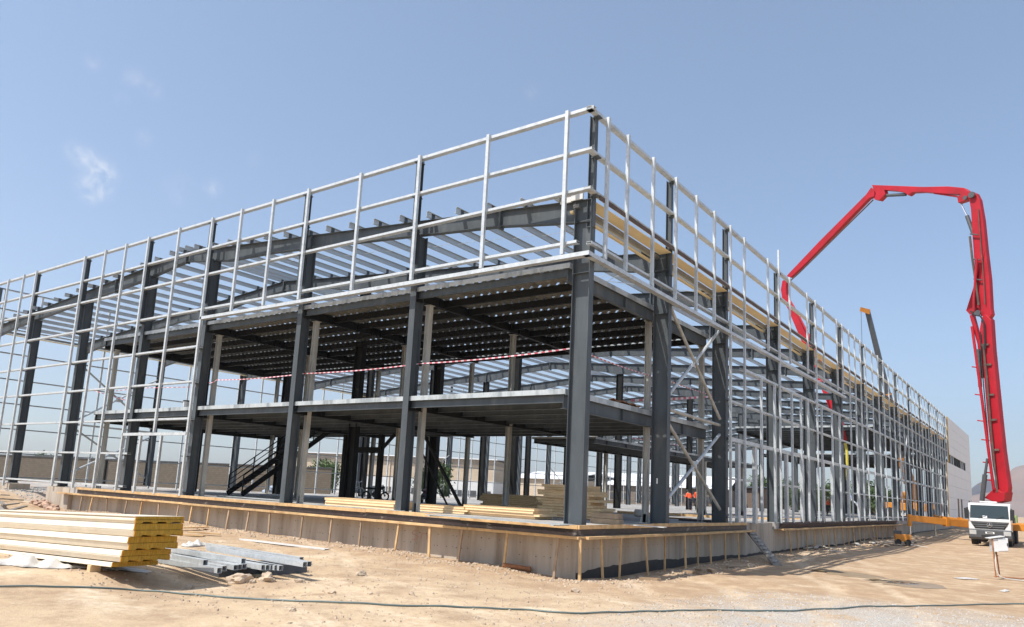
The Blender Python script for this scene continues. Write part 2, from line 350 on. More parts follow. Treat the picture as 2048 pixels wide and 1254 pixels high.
    trk = mul(trk, rng(noi(.5, 5, .6), .36, .56)); c = mix(mul(trk, .55), c, mix(rng(noi(7, 4, .6), .4, .62), (.70, .57, .41), (.50, .37, .245)))
    c = mix(rng(noi(22, 4, .7), .56, .68, 0, .5), c, (.26, .19, .135))
    c = mix(rng(noi(60, 3, .7), .60, .70, 0, .55), c, (.62, .55, .46))
    L(c, b.inputs['Base Color'])
    h0 = N(t, 'ShaderNodeMath', operation='ADD'); L(noi(9, 8, .7), h0.inputs[0]); L(mul(noi(45, 5, .7), .5), h0.inputs[1]); h = N(t, 'ShaderNodeMath', operation='SUBTRACT'); L(h0.outputs[0], h.inputs[0]); L(mul(trk, .7), h.inputs[1])
    bp = N(t, 'ShaderNodeBump'); bp.inputs['Strength'].default_value = .9; bp.inputs['Distance'].default_value = .032; L(h.outputs[0], bp.inputs['Height']); L(bp.outputs[0], b.inputs['Normal'])
    return M
me.materials.append(groundmat())
# ---------------------------------------------------------------- foundation
fo = empty('concrete_foundation', (0, .3, -1.4)); tag(fo, 'long raised concrete foundation with floor slab under the steel frame', 'foundation')
b = MB(); b.box(-32.9, -.25, .30, .65, -2.2, -.26); b.box(-.61, -.25, .651, 118, -2.2, -.26)
b.box(-.606, -.252, 14.6, 18.3, -.262, .03); b.box(-33.2, -30.6, .10, .65, -2.2, .02); b.build('foundation_wall', conc, fo)
b = MB(); b.box(-30.59, -.12, .12, .66, -.258, .045); b.box(-33, -.62, .66, 118, -.5, .04); b.box(-.619, -.12, .661, 14.5, -.258, .045); b.box(-.619, -.12, 18.4, 118, -.258, .045); b.build('floor_slab', slabm, fo)
b = MB()     # bitumen band low on the right-hand wall, wavy upper edge
y = .32; top = []
while y < 90: top.append((y, gz(.1, y)+.10+.26*min(1, y/2.2)*max(0, 1-max(0, y-5)/9)+.05*noise.noise(V((y*2.1, 0, 0)))+.03*noise.noise(V((y*7, 2, 0))))); y += .22
pts = [(top[0][0], -2)]+top+[(top[-1][0], -2)]
b.poly(pts, 'x', -.249, -.244); b.build('bitumen_band', bitu, fo)
# form-tie dots
b = MB()
for i in range(120):
    x = -30.5+30*(i+.5)/120+random.uniform(-.1, .1)
    for zz in (-.55, -.9): 
        if random.random() < .55: b.cyl((x, .297, zz+random.uniform(-.03, .03)), (x, .302, zz), .014, 6)
for i in range(90):
    y = .6+40*(i/90)**1.2
    if random.random() < .7: b.cyl((-.247, y, -.62), (-.254, y, -.62), .014, 6)
tag(b.build('form_tie_hole', asph, fo), None, None, kind='stuff')
b = MB()      # red spray mark on the wall
def stroke(pts):
    P = [onplane(u, v, 1, .297) for u, v in pts]
    for i in range(len(P)-1): b.bar(P[i], P[i+1], .004, .018, (0, 0, 1))
spray = mat('red_spray_paint', (.42, .20, .15), .8)
SPR = 1
# ---------------------------------------------------------------- formwork
def formwork(side, a0, a1, b0, b1, props, label, channel=False):
    """side 'L': runs along x from a0..a1 ; 'R': along y.  a = top board range, b = ledger range"""
    fwk = empty('timber_formwork', ((a0, -.2, -.2) if side == 'L' else (.2, a0, -.2))); tag(fwk, label, 'formwork', 'timber edge formwork round the foundation')
    def bx(mb, s0, s1, o0, o1, z0, z1):
        if side == 'L': mb.box(s0, s1, -o1, -o0, z0, z1)
        else: mb.box(o0, o1, s0, s1, z0, z1)
    n = max(1, int((a1-a0)/3.9)); L_ = (a1-a0)/n
    for i in range(n):
        s0 = a0+i*L_; dz = random.uniform(-.012, .012)
        mb = MB(); bx(mb, s0+.004, s0+L_-.004, -.03, .035, -.03+dz, .085+dz); mb.build('top_board', rustdk if channel else wood, fwk, bevel=.004)
        mb = MB(); bx(mb, s0+.002, s0+L_-.002, -.05, -.032, -.215, -.034)
        if channel: bx(mb, s0+.002, s0+L_-.002, -.031, .11, -.065, -.052); bx(mb, s0+.002, s0+L_-.002, -.031, .11, -.212, -.200)
        mb.build('face_board', rustdk if channel else filmply, fwk)
    n = max(1, int((b1-b0)/3.9)); L_ = (b1-b0)/n
    for i in range(n):
        s0 = b0+i*L_; dz = random.uniform(-.01, .01)
        mb = MB(); bx(mb, s0+.003, s0+L_-.003, .10, .24, -.300+dz, -.225+dz); bx(mb, s0+.003, s0+L_-.003, -.28, .099, -.275+dz, -.235+dz); mb.build('ledger_board', wood, fwk, bevel=.004)
    for (s, lean, wd) in props:
        g = gz(s, -.35) if side == 'L' else gz(.35, s)
        mb = MB()
        if side == 'L': mb.bar((s, -.17, -.30), (s+lean, -.17-random.uniform(-.03, .08), g-.08), .075*wd, .045, (0, 1, 0))
        else: mb.bar((.17, s, -.30), (.20+random.uniform(-.03, .12), s+lean, g-.08), .045, .075*wd, (0, 1, 0))
        mb.build('prop', wood if random.random() < .45 or side == 'R' else wood2, fwk)
def onplane(u, v, ax, val):
    d = cdir(u, v); c = V((CX, CY, CZ)); t = (val-c[ax])/d[ax]; return c+d*t
Lp = [165, 186, 214, 255, 285, 318, 358, 385, 419, 459, 499, 540, 606, 664, 723, 798, 860, 925, 1015, 1117]
# ledger pixel height on the left facade along u
stroke([(838, 1062), (828, 1061), (824, 1066), (830, 1070), (837, 1073), (833, 1079), (824, 1079)]); stroke([(842, 1078), (843, 1068), (850, 1067), (854, 1071), (853, 1080)]); b.build('spray_mark', spray, fo)
def ledgev(u): return 982+(u-105)*(1075-982)/(1160-105)
propsL = [(onplane(u, ledgev(u)+3, 1, -.17).x, random.uniform(-.12, .12) if u < 900 else -.1, random.uniform(.8, 1.2)) for u in Lp]
propsL.append((.16, .02, 1.1))
formwork('L', -29.6, -.035, -31.2, .14, propsL, 'yellow timber formwork with stakes along the sunlit left side of the foundation')
Rp = [(1202, 0), (1242, -.12), (1290, 0), (1330, 0), (1369, 0), (1395, 0), (1419, -.1), (1450, 0), (1476, 0)]
propsR = [(onplane(u, 1073, 0, .17).y, l_, random.uniform(.8, 1.1)) for u, l_ in Rp]
formwork('R', -.035, 14.0, .15, 14.5, propsR, 'timber formwork with stakes on the shaded side from the near corner to the ramp')
Rp2 = [1578, 1595, 1613, 1629, 1643.6, 1655.4, 1669, 1684, 1696.7, 1706, 1717.5, 1728, 1737, 1745, 1753, 1763, 1772, 1781, 1787]
propsR2 = [(onplane(u, 1060-(u-1556)*.05, 0, .17).y, random.uniform(-.1, .1), random.uniform(.8, 1.1)) for u in Rp2]
formwork('R', 18.9, 50.5, 18.6, 52, propsR2, 'brown steel edge channel with yellow stakes on the shaded side beyond the ramp', channel=True)
# ---------------------------------------------------------------- steel frame building
B = empty('steel_frame_building', (-23, 58, 0)); tag(B, 'long unfinished steel frame hall with two floor decks and open roof purlins', 'building')
W = 45.8; RX = -22.9
FY = [.6, 6.3, 12.1, 19.4]+[26.2+6.9*i for i in range(14)]
YE = FY[-1]
def ztop(x): return 9.92+.0785*(-x-.9) if x > RX else 9.92+.0785*(W+x-.9)
HT, H2, H3, H4, H5 = 12.68, 11.31, 10.05, 8.42, 8.03
GL = [6.70, 5.10, 3.43, 1.83, .27]
INX = (-16.4, -29.6)
# rafters
def rafter(y, front):
    mb = MB(); xsn = [-.2, -.8, -3.75, -9, -13.5, INX[0], -19.2, RX, -26.6, INX[1], -32.5, -37, -42.05, -45.0, -45.6]
    dep = [.70, .72, .50, .48, .50, .80, .52, .52, .52, .80, .50, .48, .50, .72, .70]
    if front: dep = [.70, .68, .52, .50, .50, .52, .66, .46, .60, .60, .52, .55, .52, .68, .70]
    for i in range(len(xsn)-1):
        xa, xb = xsn[i], xsn[i+1]; za, zb = ztop(xa), ztop(xb)
        mb.hexa([(xa, y-.006, za-dep[i]), (xb, y-.006, zb-dep[i+1]), (xb, y+.006, zb-dep[i+1]), (xa, y+.006, za-dep[i]), (xa, y-.006, za), (xb, y-.006, zb), (xb, y+.006, zb), (xa, y+.006, za)])
        for (o, t_) in ((0, .016), (1, .016)):
            qa = za+.016 if not o else za-dep[i]; qb = zb+.016 if not o else zb-dep[i+1]
            mb.hexa([(xa, y-.12, qa-t_), (xb, y-.12, qb-t_), (xb, y+.12, qb-t_), (xa, y+.12, qa-t_), (xa, y-.12, qa), (xb, y-.12, qb), (xb, y+.12, qb), (xa, y+.12, qa)])
    for i in (2, 4, 7, 9, 12):
        x = xsn[i]; mb.box(x-.03, x+.03, y-.125, y+.125, ztop(x)-dep[i]-.10, ztop(x)+.03)
    if not front:     # purlin fly braces
        x = -2.0; k = 0
        while x > -44:
            if k % 2: mb.bar((x, y+.02, ztop(x)-.42), (x, y+.45, ztop(x)+.06), .04, .04)
            x -= 1.36; k += 1
    mb.build('rafter', dark, B)
for i, y in enumerate(FY): rafter(y, i == 0)
# main side columns, both long sides
for side in (0, 1):
    for i, y in enumerate(FY):
        x = -.5 if side == 0 else -W+.5
        zt = 9.85; mb = MB(); mb.ibeam((x, y, .02), (x, y, zt), .60, .27, (1, 0, 0), .02, .014)
        mb.box(x-.36, x+.36, y-.2, y+.2, .02, .05)
        for zz in (7.55, 9.2): mb.box(x-.28, x+.28, y-.12, y+.12, zz, zz+.02)
        o = mb.build('column', dark, B)
        mb = MB(); px = -.28 if side == 0 else -W+.28
        mb.ibeam((px, y, 9.0), (px, y, HT-.03), .20, .18, (1, 0, 0), .014, .01); mb.box(px-.12, px+.12, y-.1, y+.1, 8.98, 9.0); mb.build('parapet_post', dark, B)
# gable wind columns
GX = [-7.40, -13.66, -20.5, -26.0, -32.65, -39.0]
for x in GX:
    mb = MB(); mb.ibeam((x, .62, .02), (x, .62, ztop(x)-.55), .42, .27, (0, 1, 0), .02, .014); mb.box(x-.17, x+.17, .36, .88, .02, .05); mb.build('column', dark, B)
    mb = MB(); mb.ibeam((x+.06, .24, 8.75 if x > -21 else 8.3), (x+.06, .24, HT-.03), .22, .18, (0, 1, 0), .014, .01); mb.build('parapet_post', dark, B)
# interior columns
for ix, x in enumerate(INX):
    for i, y in enumerate(FY[1:]):
        if ix == 1 and i > 12: continue
        mb = MB(); mb.ibeam((x, y, .02), (x, y, ztop(x)-.8), .48, .30, (1, 0, 0), .02, .014); mb.box(x-.3, x+.3, y-.2, y+.2, .02, .05); mb.build('column', darkin if y < 60 else dark, B)  # nearer columns get the darker steel, hall shade put into the colour
# purlins (continuous Z sections)
def zsec(x, z, s=1): return [(x-.06*s, z), (x+.002, z), (x+.002, z+.19), (x+.06*s, z+.19), (x+.06*s, z+.20), (x-.006, z+.20), (x-.006, z+.01), (x-.06*s, z+.01)]
PX = []
x = -1.35
while x > -W+1: PX.append(x); x -= 1.36 if abs(x-RX) > 1.0 else .8
for x in PX+[RX+.35]:
    z = ztop(x)+.018; mb = MB(); yy = .18; pts = zsec(x, z)
    for (q0, q1) in [(.18, 6.6), (6.5, 12.4), (12.3, 26.4), (26.3, 61), (60.9, YE+.4)]:
        jz = random.uniform(-.004, .004); mb.poly([(p, q+jz) for p, q in zsec(x+random.uniform(-.006, .006), z)], 'y', q0, q1)
    mb.build('purlin', galvc, B)
for x in PX[::1]:
    for yy in (.44, 6.18): mb = MB(); mb.box(x+.004, x+.012, yy, yy+.16, ztop(x)+.01, ztop(x)+.24); mb.build('purlin_cleat', dark, B)
# sag rods and roof rod bracing
mb = MB()
for y in (3.4, 9.2, 15.7, 22.8, 29.6, 36.5):
    for i in range(len(PX)-1): mb.cyl((PX[i], y, ztop(PX[i])+.14), (PX[i+1], y, ztop(PX[i+1])+.06), .009, 5)
mb.build('sag_rod', galv, B)
for (y0, y1, x0, x1) in [(6.3, 12.1, -.9, -8), (6.3, 12.1, -8, -16), (12.1, 6.3, -.9, -8), (12.1, 6.3, -8, -16), (33, 40, -.9, -9), (40, 33, -.9, -9)]:
    mb = MB(); mb.cyl((x0, y0, ztop(x0)-.12), (x1, y1, ztop(x1)-.12), .014, 6); mb.build('tie_rod', galv, B)
# ---- gable facade studs
studLtop = [.90, 4.02, 7.15, 10.21, 13.30, 15.59, 17.85]
studLful = [20.11, 25.70, 27.93, 30.11, 32.45, 38.61]
studLup = [40.36, 42.63, 45.75]
def stud(x, y, z0, z1, w=.115, d=.10, side='L', mt=None):
    mb = MB()
    if side == 'L': mb.box(x-w/2, x+w/2, y-d/2, y+d/2, z0, z1)
    else: mb.box(x-d/2, x+d/2, y-w/2, y+w/2, z0, z1)
    return mb.build('stud', mt or galv, B)
for s in studLtop: stud(-s, 0, H5+.02, 12.72)
for s in studLful: stud(-s, 0, .03 if s < 33 else -.15, 12.72)
for s in studLup: stud(-s, 0, -.2, 12.72)
stud(-22.88, 0, 2.82, 12.72)
for x in (-22.2, -24.0): stud(x, 0, .03, 2.66, .12)
for x in (-22.0,): pass
# gable girts
def girtL(z, x0, x1, h=.085, dy=(.055, .25), cuts=()):
    mb = MB(); mb.poly([(dy[0], z-h/2), (dy[1], z-h/2), (dy[1], z-h/2+.03), (dy[1]-.012, z-h/2+.03), (dy[1]-.012, z-h/2+.01), (dy[0]+.01, z-h/2+.01), (dy[0]+.01, z+h/2-.008), (dy[1]-.012, z+h/2-.008), (dy[1], z+h/2-.008), (dy[1], z+h/2), (dy[0], z+h/2)], 'x', x0, x1)
    mb.build('girt', galv, B)
girtL(HT-.03, -46, .0, .10); girtL(H2, -46, -.02); girtL(H3, -46, -.02); girtL(H4, -46, -.45)
girtL(H5-.07, -20.2, .06, .13, (-.05, .16))
girtL(6.70, -46, -20.15); girtL(5.10, -46, -20.15); girtL(3.43, -46, -20.15); girtL(1.83, -46, -25.2); girtL(.27, -46, -25.2)
girtL(2.74, -25.7, -20.1, .13, (-.05, .06))
# brackets from wind columns to facade
for x in GX:
    zs = (HT-.12, H2-.08, H3-.08, H4-.08)+((6.62, 5.02, 3.35, 1.75, .19) if x < -20 else ())
    for z in zs: mb = MB(); mb.hexa([(x-.07, .05, z-.01), (x+.12, .05, z-.01), (x+.12, .42, z-.01), (x-.07, .42, z-.01), (x-.07, .05, z+.03), (x+.12, .05, z+.03), (x+.12, .42, z+.03), (x-.07, .42, z+.03)]); mb.build('bracket', dark, B)
# ---- right facade
stR = [1.02, 2.38, 4.31, 6.25, 8.19, 10.09]
for s in stR: stud(0, s, H5+.02, 12.72, side='R')
yR = [11.97, 13.73, 17.13, 18.9, 20.77, 24.16, 25.96, 27.69, 31.12, 32.61, 34.52, 36.29, 38.09, 39.8, 42.2, 44.5, 46.66, 48.93, 51.2, 53.5]
y = 55.9
while y < 88.4: yR.append(y); y += 2.28
for s in yR:  # slimmer uprights
    tall = .95 if s == 18.9 else 0
    lo = .03
    if 15 < s < 33 and s not in (18.9, 25.96): lo = 8.1
    stud(0, s, lo, 12.72+tall, .10, .09, side='R')
for s in (16.0, 18.0, 20.9, 22.6, 24.0, 26.9, 29.4, 31.3): stud(.0, s, .03, 6.64, .12, side='R')
for s in (15.2, 20.0, 22.8, 27.2, 29.4, 33.6, 36.6, 13.0): stud(-.06, s, .03, 3.36, .27, .15, 'R')
def girtR(z, y0, y1, h=.075, dx=(-.25, -.055), X0=0, mt=None):
    mb = MB(); a, c = dx
    if X0 == 0: pr = [(c, z-h/2), (a, z-h/2), (a, z-h/2+.03), (a+.012, z-h/2+.03), (a+.012, z-h/2+.01), (c-.01, z-h/2+.01), (c-.01, z+h/2-.008), (a, z+h/2-.008), (a, z+h/2), (c, z+h/2)]
    else: pr = [(X0-c, z-h/2), (X0-a, z-h/2), (X0-a, z-h/2+.03), (X0-a-.012, z-h/2+.03), (X0-a-.012, z-h/2+.01), (X0-c+.01, z-h/2+.01), (X0-c+.01, z+h/2-.008), (X0-a, z+h/2-.008), (X0-a, z+h/2), (X0-c, z+h/2)]
    mb.poly(pr, 'y', y0, y1); mb.build('girt', mt or galv, B)
girtR(HT-.03, .02, 88.6, .10); girtR(H2, .05, 88.6); girtR(H3, .05, 88.6, mt=pale); girtR(H4-.02, .3, 88.6)
girtR(H5-.07, -.04, 33.2, .13, (-.16, .05))
girtR(6.70, 13.7, 88.6, .10); girtR(5.10, 12.1, 88.6); girtR(3.50, 12.1, 88.6, .16, (-.22, -.055)); [girtR(z_, a_, c_) for z_ in (1.86, .30) for a_, c_ in ((12.1, 14.9), (19.3, 22.5), (26.1, 29.1), (33.0, 88.6))]
for y in FY[:14]:
    zs = [HT-.12, H2-.08, H3-.08]+([6.6, 5.02, 3.38, 1.76, .2] if y > 12.5 else [])
    mb = MB()
    for z in zs: mb.box(-.30, -.04, y-.1, y+.1, z-.012, z+.02)
    mb.build('bracket', dark, B)
# far side and its studs (stuff beyond a hundred), girts one by one
XF = -W
mb = MB(); y = 1.0
while y < YE: mb.box(XF-.05, XF+.05, y-.06, y+.06, -.2, 12.7); y += 2.3
tag(mb.build('stud', galv, B), None, None, kind='stuff')
for z in (HT-.03, H2, H3, H4, 6.7, 5.1, 3.43, 1.83, .27): girtR(z, .05, YE+.3, X0=XF)
# soffit / gutter boards both sides
for side in (0, 1):
    sg = 1 if side == 0 else -1; X0 = 0 if side == 0 else XF
    for i in range(len(FY)-1):
        if side == 0 and FY[i] > 86: continue
        y0, y1 = FY[i]+.10, FY[i+1]-.10; zc = 9.80
        xa = sorted((X0-sg*.15, X0-sg*.62)); mb = MB(); t = random.uniform(-.02, .02)
        mb.hexa([(xa[0], y0, zc+t), (xa[1], y0, zc+t), (xa[1], y1, zc-t), (xa[0], y1, zc-t), (xa[0], y0, zc+t+.02), (xa[1], y0, zc+t+.02), (xa[1], y1, zc-t+.02), (xa[0], y1, zc-t+.02)]); mb.build('soffit_board', plyc, B)
    xa = sorted((X0-sg*.86, X0-sg*.96)); mb = MB(); mb.box(xa[0], xa[1], .45, 88 if side == 0 else YE, 9.53, 9.60); mb.build('soffit_rail', plyc, B)
    xa = sorted((X0-sg*.64, X0-sg*.85)); mb = MB(); mb.box(xa[0], xa[1], .45, 88 if side == 0 else YE, 9.67, 9.78); mb.build('gutter', dullg, B)
for i in range(13):      # dark brown strip above the soffit
    mb = MB(); mb.box(-.045, -.02, FY[i]+.05, FY[i+1]-.02, 9.86, 10.005); mb.build('brown_edge_strip', rustdk, B)
# white masonry-like corner infill on the first rafter
mb = MB(); mb.box(-1.35, -.95, .46, .52, 9.90, 10.16); mb.box(-.94, -.52, .45, .51, 9.92, 10.20); mb.box(-1.25, -.75, .44, .449, 10.10, 10.22); mb.box(-.74, -.45, .435, .444, 10.12, 10.27); mb.build('corner_flashing', whitesh, B)
# ---- decks
def deck(z, x0, x1, y0, y1, gx, pitch, name_cols=True, tr=.16, gd=.32, sd=.24, trim_sides='FRBL', rib=True, side_deep=.42, gaps=False):
    D = empty('floor_deck', ((x0+x1)/2, (y0+y1)/2, z)); D.parent = B; D.matrix_parent_inverse = Matrix.Translation(B.location).inverted()
    zt = z-tr
    def P(mb, nm, mt): 
        o = mb.build(nm, mt); o.parent = D; o.matrix_parent_inverse = (Matrix.Translation(D.location)).inverted()
    # corrugated sheet, ribs along y
    mb = MB(); x = x0; h = .078 if gaps else .055; per = .36; prof = []
    while x < x1-per:
        prof += [(x, zt+h), (x+.10, zt+h), (x+.16, zt+.002), (x+.26, zt+.002), (x+.32, zt+h)]; x += per
    prof.append((x1, zt+h)); n = len(prof); k = int((y1-y0)/pitch); jy = [y0+.12+i*(y1-y0-.24)/k for i in range(k+1)]
    runs = [(jy[i]+.06, jy[i+1]-.045) for i in range(k)] if gaps else [(y0+.02, y1-.02)]
    for (ya, yb) in runs:
        b0 = len(mb.v)
        for (xx, zz) in prof: mb.v.append((xx, ya, zz)); mb.v.append((xx, yb, zz))
        for i in range(n-1): mb.f.append((b0+2*i, b0+2*i+2, b0+2*i+3, b0+2*i+1)); mb.mi.append(0)
    P(mb, 'deck_sheet', mat('deck_sheet_shaded', (.26, .25, .22), .45, .3, .2, 2, col2=(.15, .145, .125), f2=(.5, .7), s2=1.2))  # galvanised sheet; shade under the deck is put into this darker colour
    t = MB()
    if 'F' in trim_sides: t.box(x0, x1, y0-.01, y0+.004, zt-.0, z)
    if 'B' in trim_sides: t.box(x0, x1, y1-.004, y1+.01, zt, z)
    if 'R' in trim_sides: t.box(x1-.004, x1+.01, y0+.005, y1-.005, zt-.02, z)
    if 'L' in trim_sides: t.box(x0-.01, x0+.004, y0+.005, y1-.005, zt-.02, z)
    P(t, 'edge_trim', trim)
    for gxx in gx:
        mb = MB(); dd = side_deep if gxx in (gx[0], gx[-1]) else gd; mb.ibeam((gxx, y0+.05, zt-dd/2-.004), (gxx, y1-.05, zt-dd/2-.004), dd, .18, (0, 0, 1), .014, .01)
        yy = y0+1.2
        while yy < y1-.5: mb.box(gxx-.085, gxx+.085, yy-.005, yy+.005, zt-dd+.015, zt-.02); yy += pitch*2
        P(mb, 'girder', darkin if gxx != gx[0] else dark)  # inner girders use the darker steel as painted shade under the deck
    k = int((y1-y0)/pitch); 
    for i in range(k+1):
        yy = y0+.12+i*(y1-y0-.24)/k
        mb = MB(); mb.ibeam((x0+.1, yy, zt-sd/2-.004), (x1-.1, yy, zt-sd/2-.004), sd, .12, (0, 0, 1), .012, .008); P(mb, 'joist', dark if (i == 0 or not gaps) else darkin)  # on the gapped deck, joists past the first use the shade-darkened steel
    return D
deck(4.02, -30.0, -.92, .50, 11.9, (-1.02, -7.3, -13.5, -20.4, -29.9), 1.27)
deck(7.94, -30.0, -.92, .50, 11.9, (-1.02, -7.3, -13.5, -20.4, -29.9), 1.27, gaps=True)
deck(3.62, -10.1, -6.5, 12.2, 36.0, (-6.6, -10.0), 1.0, gd=.22, sd=.16, tr=.08, side_deep=.22)
deck(7.85, -13.2, -.95, 50.0, 76.0, (-1.05, -7, -13.1), 2.0)
deck(7.85, -22, -.95, 86.0, 115.0, (-1.05, -7, -13.1, -21.9), 2.0)
for (x, y, zt) in [(-7.22, 1.12, 7.4), (-13.45, 1.12, 7.4), (-20.3, 1.12, 7.4), (-29.75, 1.12, 7.4), (-1.12, 6.45, 7.4), (-1.12, 11.6, 7.4), (-7.35, 6.5, 7.4), (-13.6, 6.5, 7.4), (-20.5, 6.5, 7.4), (-29.75, 6.5, 7.4),
                   (-7.35, 11.5, 7.4), (-13.6, 11.5, 7.4), (-20.5, 11.5, 7.4), (-29.75, 11.5, 7.4), (-6.75, 19.4, 3.3), (-6.75, 26.2, 3.3), (-6.75, 33, 3.3), (-9.9, 19.4, 3.3), (-9.9, 33, 3.3)]:
    mb = MB(); mb.ibeam((x, y, .03), (x, y, zt), .19, .19, (1, 0, 0), .016, .012); mb.box(x-.2, x+.2, y-.2, y+.2, .03, .055)
    mb.poly([(x-.2, .055), (x-.12, .35), (x+.12, .35), (x+.2, .055)], 'y', y-.006, y+.006); mb.box(x-.14, x+.14, y-.14, y+.14, zt-.02, zt)
    mb.build('deck_column', pale, B)
# ---- braces (round tubes)
def brace(a, b_, r=.065, mt=galv):
    mb = MB(); mb.cyl(a, b_, r, 10); mb.build('brace', mt, B)
for xx in (-.45, -W+.45):
    brace((xx, 6.5, 4.45), (xx, 11.9, 8.1)); brace((xx+.02, 6.5, 8.15), (xx+.02, 11.9, 4.3), mt=pale)
    brace((xx, 6.5, .75), (xx, 11.9, 3.65)); brace((xx+.02, 6.5, 3.75), (xx+.02, 11.9, .6), mt=pale); brace((xx, 6.5, 4.12), (xx, 11.9, 4.05), mt=pale)
    for zc in (6.25, 2.2): mb = MB(); mb.box(xx-.02, xx+.02, 9.0, 9.5, zc-.2, zc+.2); mb.build('gusset', galv, B)
for (y0, y1) in ((53.8+.2, 60.7),):
    brace((-.45, y0, .7), (-.45, y1, 7.9)); brace((-.42, y0, 7.9), (-.42, y1, .7))
for k in range(3):
    y0 = 40+27.6*k; brace((XF+.5, y0, .6), (XF+.5, y0+6.9, 4.6), .05); brace((XF+.5, y0, 4.6), (XF+.5, y0+6.9, .6), .05)
brace((-11.5, 5.6, 3.5), (-8.8, 5.6, .05), .07, darkin); brace((-11.6, 5.8, 2.6), (-9.7, 5.8, .05), .04, darkin)
# ---- clad end section of the right-hand side (panels, strip window, doors)
cl = empty('clad_wall', (0, 102, 0)); cl.parent = B; cl.matrix_parent_inverse = Matrix.Translation(B.location).inverted()
def CPt(mb, nm, mt):
    o = mb.build(nm, mt); o.parent = cl; o.matrix_parent_inverse = Matrix.Translation(cl.location).inverted(); return o
pe = 116.4; panels = []
rows = [(.05, 1.3), (1.3, 2.75), (2.75, 4.2), (4.2, 5.6), (5.6, 6.95), (8.05, 9.2), (9.2, 10.3), (10.3, 11.5), (11.5, 12.75)]
ysp = [88.9, 95.3, 102.2, 109.2, pe]
for (z0, z1) in rows:
    for i in range(4):
        ya = ysp[i]
        if i == 0: ya = 86.2 if z1 < 7 else 88.9
        doors = [(95.9, 98.0), (100.0, 102.1), (110.8, 112.8)]
        segs = [(ya, ysp[i+1])]
        if z1 < 2.8:
            ns = []
            for (s0, s1) in segs:
                cur = s0
                for (d0, d1) in doors:
                    if d0 > s0 and d0 < s1: ns.append((cur, d0)); cur = min(d1, s1)
                    elif s0 < d1 <= s1 and d0 <= s0: cur = d1
                ns.append((cur, s1))
            segs = ns
        for (s0, s1) in segs:
            if s1-s0 > .05: mb = MB(); mb.box(-.04, .07, s0+.012, s1-.012, z0+.010, z1-.010); CPt(mb, 'wall_panel', cladm)
mb = MB(); mb.box(-.04, .07, 109.2, pe-.012, 6.96, 8.04); CPt(mb, 'wall_panel', cladm)
mb = MB(); mb.box(-.06, -.045, 88.9, pe-.05, .05, 12.6); CPt(mb, 'panel_backing', darkin)
mb = MB(); mb.box(-45, -.06, pe-.08, pe, -.4, 12.7); 
for y in (88.9, 91.2, 93.6, 96, 98.4, 100.8, 103.2, 105.6, 108, 109.1): 
    m2 = MB(); m2.box(-.02, .05, y-.12, y+.12, 6.97, 8.03); CPt(m2, 'window_mullion', white if int(y) % 2 else darkin)
for (a, c) in ((85.9, 86.15), (88.6, 88.85)):
    m2 = MB(); m2.box(-.05, .08, a, c, .05 if a < 87 else 7.0, 7.0 if a < 87 else 12.7); CPt(m2, 'edge_strip', wool)
for (d0, d1) in ((95.9, 98.0), (100.0, 102.1), (110.8, 112.8)):
    m2 = MB(); m2.box(-.044, -.03, d0, d1, .05, 2.75); o = CPt(m2, 'door', chass)
    m2 = MB(); m2.box(-.03, .05, d0, d0+.35, .05, 2.73); m2.box(-.03, .05, d1-.35, d1, .05, 2.73); CPt(m2, 'door_jamb', wood2)
# ---- staircase
st = empty('staircase', (-22.7, 7.2, 0)); tag(st, 'black steel staircase with handrails rising to the first floor deck', 'staircase')
sy0, sy1, sz0, sz1 = 4.45, 9.95, .08, 3.98
for xx in (-22.12, -23.35):
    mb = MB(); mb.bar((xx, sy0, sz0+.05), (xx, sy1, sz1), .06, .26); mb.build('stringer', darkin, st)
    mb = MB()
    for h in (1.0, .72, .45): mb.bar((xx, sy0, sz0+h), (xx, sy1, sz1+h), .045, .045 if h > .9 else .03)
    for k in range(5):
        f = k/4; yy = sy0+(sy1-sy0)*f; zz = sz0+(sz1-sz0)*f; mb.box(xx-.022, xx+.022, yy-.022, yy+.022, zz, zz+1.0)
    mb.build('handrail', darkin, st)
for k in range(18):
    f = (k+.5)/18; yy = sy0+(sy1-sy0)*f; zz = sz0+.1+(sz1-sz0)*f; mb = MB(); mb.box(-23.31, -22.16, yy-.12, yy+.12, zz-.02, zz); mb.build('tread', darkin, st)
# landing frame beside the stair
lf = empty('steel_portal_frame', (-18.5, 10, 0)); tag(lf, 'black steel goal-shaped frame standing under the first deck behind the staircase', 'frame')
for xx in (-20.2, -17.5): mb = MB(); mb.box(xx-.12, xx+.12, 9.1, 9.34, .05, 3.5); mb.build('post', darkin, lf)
mb = MB(); mb.box(-20.08, -17.62, 9.12, 9.32, 2.55, 2.85); mb.build('beam', darkin, lf)
mb = MB(); mb.bar((-17.4, 9.22, 2.8), (-16.6, 9.22, 3.5), .12, .15); mb.build('knee_brace', darkin, lf)
# rail frame on the first deck
rf = MB(); 
for (a, c) in (((-18.6, 6, 4.02), (-18.6, 6, 4.75)), ((-18.6, 9, 4.02), (-18.6, 9, 4.75)), ((-21.8, 6, 4.02), (-21.8, 6, 4.75)), ((-18.6, 6, 4.75), (-18.6, 9, 4.75)), ((-18.6, 6, 4.75), (-21.8, 6, 4.75))): rf.bar(a, c, .05, .05)
tag(rf.build('guard_rail', darkin), 'low black guard rail around the stair opening on the first deck', 'guard rail')
# footings of the end columns, left of the foundation
for x in (-39.0, -45.3):
    f_ = MB(); f_.box(x-.7, x+.7, .2, 1.3, -1.2, .0); tag(f_.build('column_footing', conc), 'concrete block footing under the %s gable column left of the foundation' % ('second' if x < -40 else 'first'), 'footing', 'concrete footings of the end gable columns')
